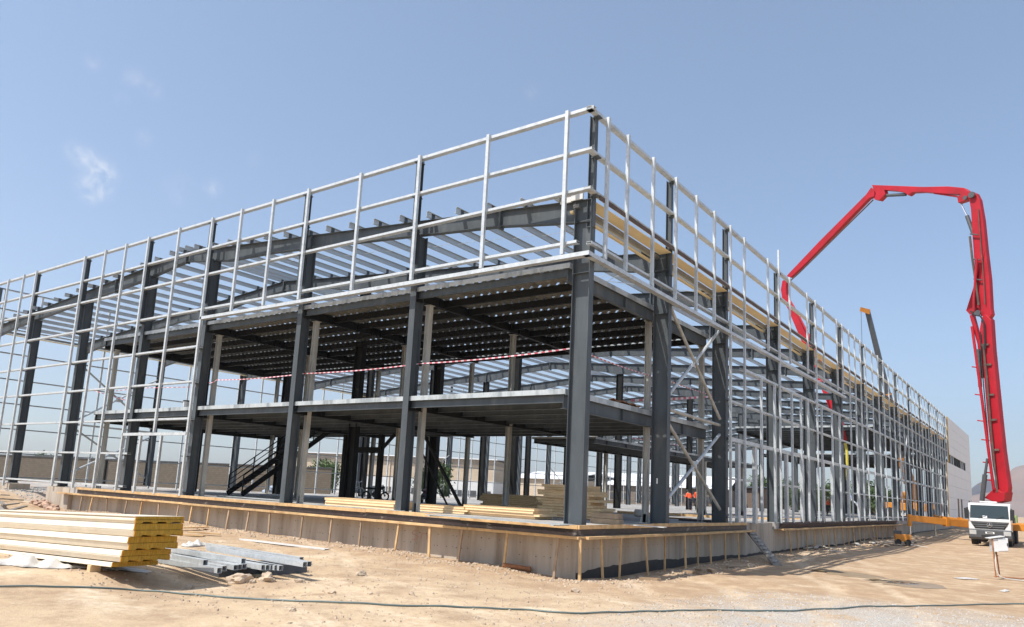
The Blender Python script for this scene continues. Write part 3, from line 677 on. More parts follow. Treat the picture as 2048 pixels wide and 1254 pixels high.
# ================================================================ loose things
ORD = ['topmost', 'second', 'third', 'fourth', 'fifth', 'sixth', 'seventh', 'eighth', 'ninth', 'tenth', 'eleventh', 'twelfth']
def gpt(u, v, lift=0):
    d = cdir(u, v); c = V((CX, CY, CZ)); t = 3
    while t < 400:
        p = c+d*t
        if p.z < gz(p.x, p.y)+lift: break
        t += .05 if t < 60 else .5
    return c+d*t
# ---- foreground pack of sandwich panels
yf = -10.5; corners = [(271, 1033, 1040), (271, 1040, 1047.5), (269, 1047.5, 1061), (268, 1061, 1074), (258, 1074, 1087), (257, 1087, 1101), (245, 1101, 1113), (243, 1113, 1125), (224, 1125, 1135)]
LD = cdir(-1117, 974)            # long axis of the pack, slightly falling to the left
LX = V((LD.x, LD.y*.5, LD.z)); LX = V((LD.x, LD.y, LD.z)).normalized()
def extr(mb, prof, P0, a0, a1):
    n = len(prof); b_ = len(mb.v); ref = V((P0.x, yf, 0))
    for t in (a0, a1):
        for (y, z) in prof:
            q = V((P0.x, y, z))+LX*t; mb.v.append(tuple(q))
    mb.f.append(tuple(b_+i for i in range(n))[::-1]); mb.f.append(tuple(b_+n+i for i in range(n))); mb.mi += [0, 0]
    for i in range(n): j = (i+1) % n; mb.f.append((b_+i, b_+j, b_+n+j, b_+n+i)); mb.mi.append(0)
for k, (u, v0, v1) in enumerate(corners):
    a = onplane(u, v0, 1, yf); b_ = onplane(u, v1, 1, yf); x1 = a.x; z1 = a.z; z0 = b_.z; Wd = 1.03 if k < 8 else .96
    dy = random.uniform(-.012, .012); P0 = V((x1, yf, 0)); Ln = 7.6+random.uniform(-.1, .1)
    e = empty('sandwich_panel', (x1, yf, z0)); tag(e, '%s cream insulated wall panel in the big foreground pack, its ochre wool end showing' % ORD[k], 'wall panel', 'cream insulated panels in the foreground pack')
    ribs = k % 2 == 1; y0, y1 = yf+dy+.042, yf+Wd+dy-.042; zb_ = z0+.002
    if ribs:
        pr = [(y0, z1-.002), (y0, zb_)]
        for q in range(3): ca = y0+.10+q*.30; pr += [(ca, zb_), (ca+.03, zb_+.030), (ca+.20, zb_+.030), (ca+.23, zb_)]
        pr += [(y1, zb_), (y1, z1-.002)]
    else: pr = [(y0, z1-.002), (y0, zb_), (y1, zb_), (y1, z1-.002)]
    mb = MB(); extr(mb, pr, P0, .002, Ln); mb.build('mineral_wool_core', wool, e)
    hgt = z1-z0
    for (ys, s_) in ((yf+dy, 1), (yf+Wd+dy, -1)):
        i0, i1 = (-.004, .034) if k % 2 == 0 else (.036, -.004)
        pr = [(ys+s_*.043, z0+.001), (ys+s_*(i0+.004), z0+.001), (ys+s_*i0, z0+.012), (ys+s_*(i0+(i1-i0)*.45), z0+hgt*.48), (ys+s_*(i0+(i1-i0)*.5+.005), z0+hgt*.52), (ys+s_*(i0+(i1-i0)*.56), z0+hgt*.56), (ys+s_*i1, z1-.008), (ys+s_*(i1+.004), z1), (ys+s_*.043, z1)]
        mb = MB(); extr(mb, pr, P0, .03, Ln); mb.build('side_skin', cream, e)
        mb = MB(); extr(mb, [(ys+s_*.043, z0+.004), (ys+s_*.006, z0+.004), (ys+s_*.010, z1-.004), (ys+s_*.043, z1-.004)], P0, .0, .03); mb.build('edge_wool', orangewool, e)
    if k == 0: mb = MB(); extr(mb, [(yf+dy-.004, z1-.001), (yf+Wd+dy, z1-.001), (yf+Wd+dy, z1+.004), (yf+dy-.004, z1+.004)], P0, .01, Ln); mb.build('top_skin', cream, e)
zb = onplane(224, 1135, 1, yf).z
for (x, nm) in ((-5.35, 'near its right end'), (-8.2, 'near the left edge of the photo')):
    mb = MB(); g = gz(x, yf+.05); zz_ = zb+(x-onplane(224, 1135, 1, yf).x)*LX.z/LX.x-.004; mb.box(x-.07, x+.07, yf-.02+(x+4.5)*LX.y/LX.x, yf+.2+(x+4.5)*LX.y/LX.x, g-.05, zz_); tag(mb.build('support_block', creamin, bevel=.01), 'pale foam block under the foreground panel pack, '+nm, 'block')
# plastic film left and under the pack
def film(name, label, pts, seed, h=.10):
    mb = MB(); n = 26; L_ = []
    (u0, v0), (u1, v1) = pts
    P0 = gpt(u0, v0); P1 = gpt(u1, v1); d = (P1-P0); wv = V((-d.y, d.x, 0)).normalized()*.42
    for i in range(n+1):
        for j in range(9):
            f = i/n; g = j/8-.5; env = sin(pi*min(1, max(0, f)))**.5
            p = P0+d*f+wv*g*(1+.7*noise.noise(V((f*5, seed, 0))))*(.35+env)
            hh = max(0, h*env*(1-(2*g)**2)*(.35+1.1*noise.noise(V((f*7, g*4, seed*2.7)))+.5*abs(noise.noise(V((f*17, g*9, seed)))))+.02*noise.noise(V((f*40, g*16, seed))))
            mb.v.append((p.x, p.y, gz(p.x, p.y)+.015+hh))
    for i in range(n):
        for j in range(8): a = i*9+j; mb.f.append((a, a+9, a+10, a+1)); mb.mi.append(0)
    o = mb.build(name, plast, smooth=True); sd = o.modifiers.new('t', 'SOLIDIFY'); sd.thickness = .004; tag(o, label, 'plastic sheet')
film('plastic_sheet', 'crumpled white plastic film on the ground left of the foam block', ((-20, 1128), (150, 1138)), 1, .22)
film('plastic_sheet', 'flatter strip of white plastic film trailing under the panel pack', ((100, 1128), (300, 1146)), 2, .07)
film('plastic_sheet', 'small scrap of white plastic on the sand far right of the puddle', ((1915, 1158), (1950, 1158)), 3, .03)
film('plastic_sheet', 'white paper scrap on the gravel at the lower right edge', ((2003, 1182), (2016, 1184)), 5, .04)
# ---- square tubes
tubes = [(439, 1141, 3.0, 0), (449, 1137, 3.4, 0), (472, 1135, 3.2, 0), (479.5, 1134, 3.2, 0), (489, 1133, 3.3, 0), (527, 1135, 3.9, 0), (536, 1135, 4.0, 0), (545, 1135, 4.0, 0), (553, 1135.5, 4.1, 0), (562, 1136, 4.1, 0),
         (411, 1125, 1.3, .11), (487, 1122, 3.2, .11), (603, 1119, 4.1, .11), (610, 1129, 4.2, .11), (619, 1128, 4.2, .11)]
for k, (u, v, L_, dz) in enumerate(tubes):
    z = -1.0+dz; p = onplane(u, v, 2, z); an = R(3+(k*37 % 5)-2) if k < 10 else R(2+2*(k-12))
    if k == 10: an = R(2)
    d = V((-cos(an), -sin(an)*0+sin(an), 0)); mb = MB(); q = p+d*L_; s_ = d.cross(V((0, 0, 1))); t_ = .005; hw = .054
    for (oy, oz, ww, hh) in ((0, hw-t_/2, 2*hw, t_), (0, -hw+t_/2, 2*hw, t_), (hw-t_/2, 0, t_, 2*hw-2*t_), (-hw+t_/2, 0, t_, 2*hw-2*t_)): mb.bar(p, q, ww, hh, ou=oy, ov=oz)
    if k < 10: lb = '%s galvanised square tube from the left in the lower row beside the panel pack' % ['first', 'second', 'third', 'fourth', 'fifth', 'sixth', 'seventh', 'eighth', 'ninth', 'tenth'][k]
    else: lb = ['short galvanised tube lying loose on top nearest the panel pack', 'galvanised tube lying across the middle of the lower row', 'galvanised tube on top ending farthest back', 'galvanised tube on top, inner one of the pair reaching furthest right', 'galvanised tube on top reaching furthest right of all'][k-10]
    tag(mb.build('square_tube', galv), lb, 'steel tube', 'galvanised square tubes beside the panel pack')
for k, (u, v) in enumerate(((440, 1150), (540, 1147))):
    p = gpt(u, v+4); mb = MB(); mb.hexa([(p.x-1.0, p.y-.1, p.z-.1), (p.x+.12, p.y-.1, p.z-.1), (p.x+.12, p.y+1.0, p.z-.1), (p.x-1.0, p.y+1.0, p.z-.1), (p.x-1.0, p.y-.1, -1.04), (p.x+.05, p.y-.1, -1.04), (p.x+.05, p.y+1.0, -1.04), (p.x-1.0, p.y+1.0, -1.04)])
    tag(mb.build('support_timber', chass, bevel=.01), 'dark bearer under the %s end of the square tubes' % ('left', 'right')[k], 'bearer')
# ---- rocks
for k, (u, v, r, lb) in enumerate([(533, 1163, .17, 'big rounded pale rock in front of the square tubes'), (478, 1166, .19, 'wide tan rock left of the rounded one by the tubes'), (505, 1166, .07, 'small yellowish rock between the two big rocks'),
        (597, 1140, .13, 'pale rock just right of the tube ends'), (600, 1166, .09, 'flat brown rock on the sand right of the rounded rock'), (722, 1152, .12, 'low brown rock alone on the open sand'), (380, 1176, .07, 'small pinkish stone left of the rocks near the hose'),
        (663, 1187, .06, 'small grey stone above the hose under the formwork'), (740, 1189, .05, 'dark stone above the hose in the middle'), (823, 1190, .06, 'loose grey stone right of the dark one above the hose'), (1150, 1185, .09, 'tan stone on the sand below the near corner'),
        (585, 1223, .05, 'little dark stone below the hose on the left'), (1335, 1098, .1, 'stone in the shade at the foot of the right side stakes'), (912, 1176, .04, 'tiny stone on the light sand at mid picture'), (1500, 1134, .12, 'lump of concrete beside the foot of the debris ramp')]):
    p = gpt(u, v); mb = MB(); mb.blob((0, 0, 0), r, seed=k+3, sub=3, jag=.3, sq=(1.25, .9, .75)); o = mb.build('rock', rockm, smooth=False, loc=(p.x, p.y, p.z+r*.35)); o.rotation_euler = (0, 0, k); tag(o, lb, 'rock')
# scattered small stones and gravel: one stuff mesh each
def scatter(name, label, n, fn, r0, r1, mt, seed):
    rs = random.Random(seed); mb = MB(); k = 0
    while k < n:
        x, y = fn(rs); r = r0*(r1/r0)**(rs.random()**2.2); z = gz(x, y)+r*.25; k += 1; base = len(mb.v)
        an = rs.random()*6.28; ring = [(cos(an+i*1.2566)*r*rs.uniform(.7, 1.2), sin(an+i*1.2566)*r*rs.uniform(.6, 1.1)) for i in range(5)]
        for (a, c) in ring: mb.v.append((x+a, y+c, z-r*.3))
        for (a, c) in ring: mb.v.append((x+a*.6, y+c*.6, z+r*rs.uniform(.2, .5)))
        for i in range(5): j = (i+1) % 5; mb.f.append((base+i, base+j, base+5+j, base+5+i)); mb.mi.append(0)
        mb.f.append(tuple(base+5+i for i in range(5))); mb.mi.append(0)
    me_ = bpy.data.meshes.new(name); me_.from_pydata(mb.v, [], mb.f); me_.materials.append(mt); o = bpy.data.objects.new(name, me_); C.objects.link(o); tag(o, label, 'gravel', kind='stuff'); return o
gravm = mat('crushed_gravel', (.48, .46, .42), .9, 0, .35, 22, col2=(.32, .29, .26), f2=(.45, .6), s2=40)
scatter('gravel', 'grey crushed gravel on the lower right of the yard', 17000, lambda r: (3.5+11*r.random()**.8, -8.5+11*r.random()), .006, .028, gravm, 1)
scatter('small_stones', 'small tan stones scattered over the sandy yard', 9000, lambda r: (-12+24*r.random(), -11+11*r.random()), .006, .045, rockm, 2)
scatter('wall_debris_stones', 'stones and clods along the foot of the foundation', 6500, lambda r: ((-30+30.5*r.random(), -.1-1.3*r.random()**2) if r.random() < .55 else (.1+1.6*r.random()**1.5, -.5+50*r.random()**1.4)), .012, .07, rockm, 3)
# grey crushed stone apron at left
scatter('crushed_stone', 'grey crushed stone bed at the left end columns', 2500, lambda r: (-46+12*r.random(), -.4+4*r.random()), .02, .08, gravm, 4)
# rubble heap left end
for k in range(46):
    rs = random.Random(100+k); u = rs.uniform(62, 112); v = 1008+rs.random()*30+(u-62)*.1
    p = onplane(u, v, 1, rs.uniform(-1.0, -.1)); r = rs.uniform(.09, .2); z = max(gz(p.x, p.y)+r*.4, p.z)
    if z-gz(p.x, p.y) > .5: z = gz(p.x, p.y)+.2
    mb = MB(); mb.blob((0, 0, 0), r, seed=k, sub=2, jag=.35, sq=(1.1, .9, .7)); tag(mb.build('rubble_stone', rubm, loc=(p.x, p.y, z)), 'broken pinkish stone in the rubble heap by the left end of the foundation', 'rubble', 'rubble heap at the left end of the foundation')
# timber heap far left
LT = [((-5, 1002), (46, 1004), 'grey board lying along the back of the scrap timber heap'), ((0, 1010), (40, 1046), 'long grey plank sloping down to the panels in the scrap heap'), ((8, 1020), (47, 1010), 'grey plank end sticking out right of the scrap heap'),
      ((-5, 1026), (30, 1050), 'brown plank at the bottom left of the scrap heap'), ((20, 1026), (50, 1022), 'short pale plank on the right of the scrap heap'), ((0, 996), (18, 1000), 'dark square timber on top of the scrap heap'), ((15, 1034), (60, 1045), 'dark plank half buried in the scrap heap')]
for k, (a, c, lb) in enumerate(LT):
    pa = gpt(a[0]+.01, a[1]); pb = gpt(c[0], c[1]); d = (pb-pa); 
    if d.length > 3.4: pb = pa+d.normalized()*3.4
    mb = MB(); mb.bar(pa+V((0, 0, .12+.05*k % .2)), pb+V((0, 0, .10+.03*k)), .16, .05); tag(mb.build('scrap_plank', greywood), lb, 'plank', 'scrap timber at the far left')
# ---- boards/pipe/sheet near wall
pa, pb = gpt(1006, 1134), gpt(1061, 1143); mb = MB(); pa.z += .06; pb.z += .06
mb.tube([pa, pb], .068, 20, cap=False); mb.tube([pb, pa], .060, 20, cap=False); mb.tube([pb-(pb-pa).normalized()*.1, pb], .076, 20, cap=False); tag(mb.build('drain_pipe', rust, smooth=True), 'short rusty orange pipe lying at the foot of the foundation wall', 'pipe')
pa, pb = gpt(484, 1081), gpt(655, 1100); mb = MB(); mb.bar(pa+V((0, 0, .05)), pb+V((0, 0, .03)), .26, .012); mb.bar(pa+V((0, 0, .05)), pb+V((0, 0, .03)), .012, .05, ou=.13); tag(mb.build('metal_strip', whitesh), 'long white sheet metal strip lying on the sand before the wall', 'metal strip')
for k, (a, c, lb) in enumerate([((362, 1062), (414, 1059), 'upper yellow board of the small pile by the wall'), ((375, 1069), (440, 1072), 'long thin yellow board crossing the small pile'), ((360, 1072), (408, 1074), 'lowest short yellow board of the small pile')]):
    pa, pb = gpt(*a), gpt(*c); mb = MB(); mb.bar(pa+V((0, 0, .12-.03*k)), pb+V((0, 0, .10-.03*k)), .2, .035); tag(mb.build('loose_board', wood), lb, 'board', 'small board pile between the panels and the wall')
film('plastic_sheet', 'bundle of crumpled plastic right behind the end of the panel pack', ((368, 1094), (412, 1090)), 7, .2)
# debris ramp on the right side
e = empty('debris_ramp', (.6, 16, -.8)); tag(e, 'steep plank ramp with cleats leaning on the foundation between the two formworks', 'ramp')
a = onplane(1501, 1064, 0, .12); c = gpt(1556, 1132); mb = MB(); mb.bar(a, c, .34, .05); mb.build('plank', greywood, e)
for k in range(8):
    f = (k+.7)/8.6; p = a+(c-a)*f+V((.0, .0, .05)); q = p+V((.02, .3, .05)); mb = MB(); mb.bar(p-V((0, .16, 0)), p+V((0, .18, 0)), .10, .06); mb.build('cleat', slabm, e)
for k, (u0, v0, u1, v1, lb) in enumerate([(1282, 1161, 1318, 1163, 'pale plank lying in the shade near the corner stakes'), (1368, 1146, 1402, 1150, 'grey timber block lying in the shade under the stakes'), (1392, 1142, 1406, 1144, 'small pale offcut behind the grey timber block'), (1418, 1143, 1428, 1147, 'square wooden block under the stakes'), (1455, 1137, 1490, 1135, 'dark thin bar on the shaded ground')]):
    pa, pb = gpt(u0, v0), gpt(u1, v1); mb = MB(); mb.bar(pa+V((0, 0, .05)), pb+V((0, 0, .05)), .12, .09 if k != 4 else .03); tag(mb.build('timber_offcut', wood2, bevel=.005), lb, 'timber')
# debris along the far right wall: planks, each a thing
rs = random.Random(5)
for k in range(34):
    u = rs.uniform(1600, 1940); v = 1106-(u-1600)*.125+rs.uniform(-7, 7) 
    if v < 1058: v = 1060
    pa = gpt(u, v); an = rs.uniform(-.7, .7)+pi/2; L_ = rs.uniform(.3, 1.5); mb = MB(); z = pa.z+.06+rs.random()*.12
    mb.bar((pa.x, pa.y, z), (pa.x+cos(an)*L_, pa.y+sin(an)*L_, z+rs.uniform(-.05, .08)), rs.uniform(.06, .25), .03)
    tag(mb.build('scrap_offcut', [plast, cream, wood2][k % 3]), 'pale scrap offcut strewn on the shaded ground along the right-hand wall', 'scrap', 'scrap strewn along the right-hand wall')
rs = random.Random(9)
for k in range(20):
    u = rs.uniform(1742, 1832); v = 1092+rs.uniform(-6, 4); pa = gpt(u, v); an = rs.uniform(0, 3.1); L_ = rs.uniform(.5, 1.6); mb = MB(); z = pa.z+.05+rs.random()*.25
    mb.bar((pa.x, pa.y, z), (pa.x+cos(an)*L_, pa.y+sin(an)*L_, z+rs.uniform(-.1, .1)), rs.uniform(.1, .3), .03)
    tag(mb.build('scrap_offcut', [cream, plast, wood2, cream][k % 4]), 'pale offcut in the scrap pile in front of the small orange compactor', 'scrap', 'scrap pile by the compactor')
# ---- hose
def hose(name, pts, r, mt, label, cat='hose', lift=.01):
    P = []; 
    q = [gpt(u, v) for u, v in pts]
    for i in range(len(q)-1):
        p0 = q[max(i-1, 0)]; p1 = q[i]; p2 = q[i+1]; p3 = q[min(i+2, len(q)-1)]
        for k in range(10):
            t = k/10; P.append(.5*((2*p1)+(-p0+p2)*t+(2*p0-5*p1+4*p2-p3)*t*t+(-p0+3*p1-3*p2+p3)*t**3))
    P.append(q[-1]); P = [V((p.x, p.y, gz(p.x, p.y)+r*.7+lift)) for p in P]
    mb = MB(); mb.tube(P, r, 10); return tag(mb.build(name, mt, smooth=True), label, cat)
hose('water_hose', [(-40, 1177), (0, 1176), (120, 1176), (200, 1178), (280, 1183), (380, 1191), (470, 1198), (600, 1205), (700, 1208), (790, 1213), (850, 1215), (980, 1219), (1060, 1222), (1130, 1228), (1230, 1227), (1400, 1223), (1530, 1224), (1640, 1220), (1780, 1214), (1900, 1213), (2000, 1210), (2090, 1212)], .017, hosem, 'long grey-green hose snaking across the whole foreground')
# ---- puddle and wet patches
wetm = mat('wet_sand', (.30, .215, .125), .35, 0, .15, 3, bump=.2, bscale=20)
wat = bpy.data.materials.new('muddy_water'); wat.use_nodes = True; wb = wat.node_tree.nodes['Principled BSDF']; wb.inputs['Base Color'].default_value = (.14, .11, .075, 1); wb.inputs['Roughness'].default_value = .03; wb.inputs['Specular IOR Level'].default_value = .8
def patch(name, pts, mt, lift, label):
    q = [gpt(u, v) for u, v in pts]; mb = MB(); zc = sum(p.z for p in q)/len(q) if lift < .012 and False else None
    cx_ = sum(p.x for p in q)/len(q); cy_ = sum(p.y for p in q)/len(q); n = len(q)
    Rn = 6; mb.v.append((cx_, cy_, gz(cx_, cy_)+lift))
    for k in range(1, Rn+1):
        for p in q:
            x = cx_+(p.x-cx_)*k/Rn; y = cy_+(p.y-cy_)*k/Rn; 
            x += .12*noise.noise(V((p.x*3, p.y*3, 1)))*k/Rn; mb.v.append((x, y, gz(x, y)+lift*(1 if k < Rn else .2)))
    for i in range(n): mb.f.append((0, 1+i, 1+(i+1) % n)); mb.mi.append(0)
    for k in range(Rn-1):
        for i in range(n): j = (i+1) % n; mb.f.append((1+k*n+i, 1+k*n+j, 1+(k+1)*n+j, 1+(k+1)*n+i)); mb.mi.append(0)
    return tag(mb.build(name, mt, smooth=True), label, name.replace('_', ' '), kind='structure')
def ell(cu, cv, ru, rv, n=26, tilt=0): return [(cu+ru*cos(2*pi*i/n)*(1+.15*sin(3*i)), cv+rv*sin(2*pi*i/n)+tilt*ru*cos(2*pi*i/n)) for i in range(n)]
patch('wet_ground', ell(1815, 1168, 78, 6.5, tilt=.10), wetm, .034, 'dark wet sand around the puddle')
patch('wet_ground', ell(1700, 1149, 78, 4.5, tilt=.12), wetm, .034, 'damp trail on the sand leading to the puddle')
patch('puddle', ell(1808, 1168.5, 36, 3.2, tilt=.05), wat, .046, 'small muddy puddle mirroring the sky')
# ---- stacks inside
def stackpx(u0, u1, v, th, n, depthm, labelf, mt, grp, jit=.05, z=.045, yset=None):
    Lp_ = onplane(u0, v, 2, z) if yset is None else V((onplane(u0, v, 1, yset).x, yset, z)); X2 = onplane(u1, v, 1, Lp_.y).x; rs = random.Random(int(u0)); nm = n
    for k in range(n):
        zz = z+.01+k*th; j0 = rs.uniform(-jit, jit)*2.4; j1 = rs.uniform(-jit, jit)*2.4; jy = rs.uniform(-jit, jit)*.6
        if jit > .08: j1 -= k*.045
        mb = MB(); pr = [(Lp_.y+jy, zz), (Lp_.y+depthm+jy, zz), (Lp_.y+depthm+jy, zz+th-.004), (Lp_.y+jy, zz+th-.004), (Lp_.y+jy+.015, zz+th*.7), (Lp_.y+jy+.015, zz+th*.35)]
        mb.poly(pr, 'x', Lp_.x+j0, X2+j1); tag(mb.build('stacked_panel', mt), labelf(ORD[nm-1-k]), 'wall panel', grp)
    return Lp_, X2
stackpx(1078, 1198, 1032, .10, 12, 1.1, lambda o: '%s cream panel in the tall stack right behind the corner column' % o, creamin, 'panels in the tall stack behind the corner column', .09)
stackpx(962, 1085, 1014, .1, 7, 1.1, lambda o: '%s yellow panel in the further stack left of the tall one' % o, creamin, 'panels in the further stack left of the tall one', .05)
stackpx(932, 1075, 1029, .085, 4, 1.1, lambda o: '%s cream panel in the low stack left of the corner column' % o, creamin, 'panels in the low stack left of the corner column', .07)
stackpx(833, 930, 1022, .085, 3, 1.1, lambda o: '%s cream panel in the low stack right of the second pale post' % o, creamin, 'panels in the low stack by the second gable column', .05)
stackpx(650, 785, 1010, .1, 3, 1.1, lambda o: '%s cream panel in the flat stack below the bicycle' % o, creamin, 'panels in the flat stack below the bicycle', .05)
for k, (u0, u1, v, lb) in enumerate([(1180, 1238, 1046, 'thick brown timber beam at the bottom below the tall stack'), (1180, 1236, 1037, 'thick brown timber beam on top of another below the tall stack')]):
    P = onplane(u0, 1046, 2, .045); X2 = onplane(u1, 1046, 1, P.y).x; mb = MB(); mb.box(P.x+.05*k, X2, P.y, P.y+.3, .05+.17*k, .21+.17*k); tag(mb.build('timber_beam', wood2, bevel=.006), lb, 'timber')
for k, (u0, u1, v, d, lb) in enumerate([(850, 1120, 1040, .8, 'grey steel sheet lying flat along the slab edge left of the corner column'), (605, 790, 1018, .5, 'grey steel sheet lying flat between the second and third gable columns'), (430, 570, 1001, .6, 'grey steel sheet lying flat left of the third gable column')]):
    P = onplane(u0, v-8, 2, .05); X2 = onplane(u1, v, 1, P.y).x; mb = MB(); mb.box(P.x, X2, P.y, P.y+d, .085, .10); mb.box(P.x+.1, P.x+.2, P.y, P.y+d, .05, .083); mb.box(X2-.3, X2-.2, P.y, P.y+d, .05, .083); tag(mb.build('steel_sheet', trim), lb, 'steel sheet')
for k, (u0, u1, v, lb) in enumerate([(672, 808, 1026, 'long white strip lying on the slab edge in the second bay'), (1250, 1290, 1050, 'short white strip on the slab edge just right of the corner column')]):
    P = onplane(u0, v, 2, .05) if k else V((-11.9, .22, 0)); X2 = P.x+1.3 if k else -8.0; mb = MB(); mb.box(P.x, X2, P.y, P.y+.22, .05, .075); tag(mb.build('white_strip', whitesh), lb, 'strip')
# slab clutter further inside, right bays
for k, (u0, u1, v, h_, mt, lb) in enumerate([(1235, 1300, 1026, .12, wood, 'yellow timber edge board on the slab behind the pale post at the right'), (1330, 1435, 1030, .12, wood, 'yellow timber edge board on the slab between the second and third side columns'), (1462, 1535, 1035, .12, wood, 'yellow timber edge board on the slab behind the first door studs'), (1330, 1420, 1036, .05, rust, 'heap of rusty flat bars on the slab between the side columns'), (1360, 1420, 1041, .08, asph, 'black membrane roll lying on the slab between the side columns'), (1560, 1620, 1037, .1, wood, 'yellow board on the slab behind the second door studs')]):
    P = onplane(u0, v, 2, .05); X2 = onplane(u1, v, 1, P.y).x; mb = MB(); mb.bar((P.x, P.y, .05+h_/2), (X2, P.y, .05+h_/2), .3 if h_ < .1 else .08, h_); tag(mb.build('slab_board' if mt is wood else 'scrap_bundle', mt), lb, 'board' if mt is wood else 'scrap')
P = onplane(1281, 1034, 2, .05); mb = MB(); mb.cyl((P.x-.25, P.y, .22), (P.x+.25, P.y, .22), .17, 14); mb.blob((P.x+.3, P.y, .16), .13, 3, 2); tag(mb.build('white_roll', plast, smooth=True), 'white plastic roll on the slab left of the second side column', 'roll')
# bucket on deck
P = onplane(372, 815, 1, 1.2); mb = MB(); e = empty('paint_bucket', (P.x, 1.2, 4.03)); tag(e, 'white bucket with dark lid on the edge of the first deck', 'bucket')
mb.tube([(P.x, 1.2, 4.03), (P.x, 1.2, 4.38)], [.13, .155], 18); mb.build('bucket_body', white, e, smooth=False); mb = MB(); mb.cyl((P.x, 1.2, 4.382), (P.x, 1.2, 4.44), .165, 18); mb.build('lid', black, e)
P = onplane(1240, 800, 0, -1.3); mb = MB()
for i in range(7):
    y = P.y-.9+i*.3; mb.hexa([(P.x-.3, y, 4.03+.1*abs(sin(i*1.9))), (P.x+.25, y, 4.03+.12*abs(cos(i*1.3))), (P.x+.25, y+.3, 4.03+.12*abs(cos((i+1)*1.3))), (P.x-.3, y+.3, 4.03+.1*abs(sin((i+1)*1.9))), (P.x-.3, y, 4.05+.1*abs(sin(i*1.9))), (P.x+.25, y, 4.05+.12*abs(cos(i*1.3))), (P.x+.25, y+.3, 4.05+.12*abs(cos((i+1)*1.3))), (P.x-.3, y+.3, 4.05+.1*abs(sin((i+1)*1.9)))])
tag(mb.build('cardboard_sheet', rust), 'curled brown cardboard on the first deck right of the corner column', 'cardboard')
# ---- barrier tapes
redp = mat('red_tape_plastic', (.50, .09, .12), .4); whp = mat('white_tape_plastic', (.66, .58, .60), .4)
def tapeline(P, label, step=.13, wd=.042, sag=.0):
    mb = MB(); k = 0
    for i in range(len(P)-1):
        a, c = P[i], P[i+1]; L_ = (c-a).length; n = max(1, int(L_/step))
        for j in range(n):
            f0, f1 = j/n, (j+1)/n; p = a.lerp(c, f0); q = a.lerp(c, f1); p.z -= sag*4*f0*(1-f0); q.z -= sag*4*f1*(1-f1)
            tw = .35*sin(k*.21); mb.bar(p, q, .004, wd, (tw, tw*.6, 1), mi=k % 2); k += 1
    tag(mb.build('barrier_tape', [redp, whp]), label, 'tape', 'red and white barrier tapes on the decks')
yt = .80
tapeline([onplane(417, 765, 1, yt), onplane(433, 760, 1, yt), onplane(608, 747, 1, yt), onplane(842, 727, 1, yt), onplane(1140, 697, 1, yt)], 'red and white tape across the sunlit gable front of the first deck', sag=.06)
tapeline([onplane(1176, 708, 0, -1.0), onplane(1302, 752, 0, -1.0)], 'red and white tape sloping right from the corner column to the pale post', sag=.03)
tapeline([onplane(1338, 762, 0, -1.0), onplane(1426, 791, 0, -1.0)], 'faded tape between the second and third side columns', sag=.03)
tapeline([onplane(1262, 801, 0, -3), onplane(1300, 799, 0, -3), onplane(1345, 798, 0, -3), onplane(1425, 793, 0, -3)], 'twisted red tape low across the first deck in the second side bay', .3, .1)
tapeline([onplane(188, 781, 1, 3), onplane(215, 790, 1, 3), onplane(250, 800, 1, 3)], 'loose tape end hanging at the left end of the first deck', .25)
tapeline([onplane(232, 782, 1, 6), onplane(262, 778, 1, 6)], 'short tape piece at the gusset of the left far bracing', .25)
tapeline([onplane(285, 776, 1, 6), onplane(380, 774, 1, 6)], 'tape stretched behind the bucket at the left of the first deck', .25)
tapeline([onplane(1265, 877, 0, -6.4), onplane(1292, 879, 0, -6.4), onplane(1372, 893, 0, -6.4)], 'tape along the narrow far walkway deck', .25)
p = onplane(1314, 962, 0, -.188); mb = MB(); mb.box(-.187, -.183, p.y-.05, p.y+.05, p.z-.09, p.z+.09); mb.build('paper_label', whitesh, B)
# ---- bicycle
def torus(mb, c, r, rr, ax, n=22, m_=6):
    P = [V(c)+(V((cos(2*pi*i/n)*r*ax[0], cos(2*pi*i/n)*r*ax[1], sin(2*pi*i/n)*r))) for i in range(n+1)]; mb.tube(P, rr, m_, cap=False)
def bike(P, ang, label):
    e = empty('bicycle', P, local=True, rz=ang); tag(e, label, 'bicycle')
    for x in (-.53, .53):
        mb = MB(); torus(mb, (x, 0, .34), .32, .022, (1, 0)); wl = mb.build('wheel', whited, e)
        mb = MB()
        for k in range(8): a = k*pi/4; mb.cyl((x, 0, .34), (x+cos(a)*.31, 0, .34+sin(a)*.31), .004, 4)
        s_ = mb.build('spokes', chrome); s_.parent = wl
    mb = MB()
    for a, c in (((-.53, .34), (-.12, .30)), ((-.12, .30), (-.22, .80)), ((-.53, .34), (-.20, .70)), ((-.12, .30), (.38, .78)), ((-.2, .55), (.38, .72)), ((.53, .34), (.36, .95))): mb.cyl((a[0], 0, a[1]), (c[0], 0, c[1]), .02, 8)
    mb.build('frame', whited, e); mb = MB(); mb.tube([(.30, -.28, 1.05), (.38, -.2, 1.0), (.36, 0, .97), (.38, .2, 1.0), (.30, .28, 1.05)], .014, 8); mb.build('handlebar', chrome, e)
    mb = MB(); mb.blob((-.24, 0, .86), .12, 2, 2, .1, (1.1, .7, .4)); mb.build('saddle', black, e)
bike(onplane(706, 998, 2, .05), R(4), 'white bicycle parked on the slab behind the flat panel stack')
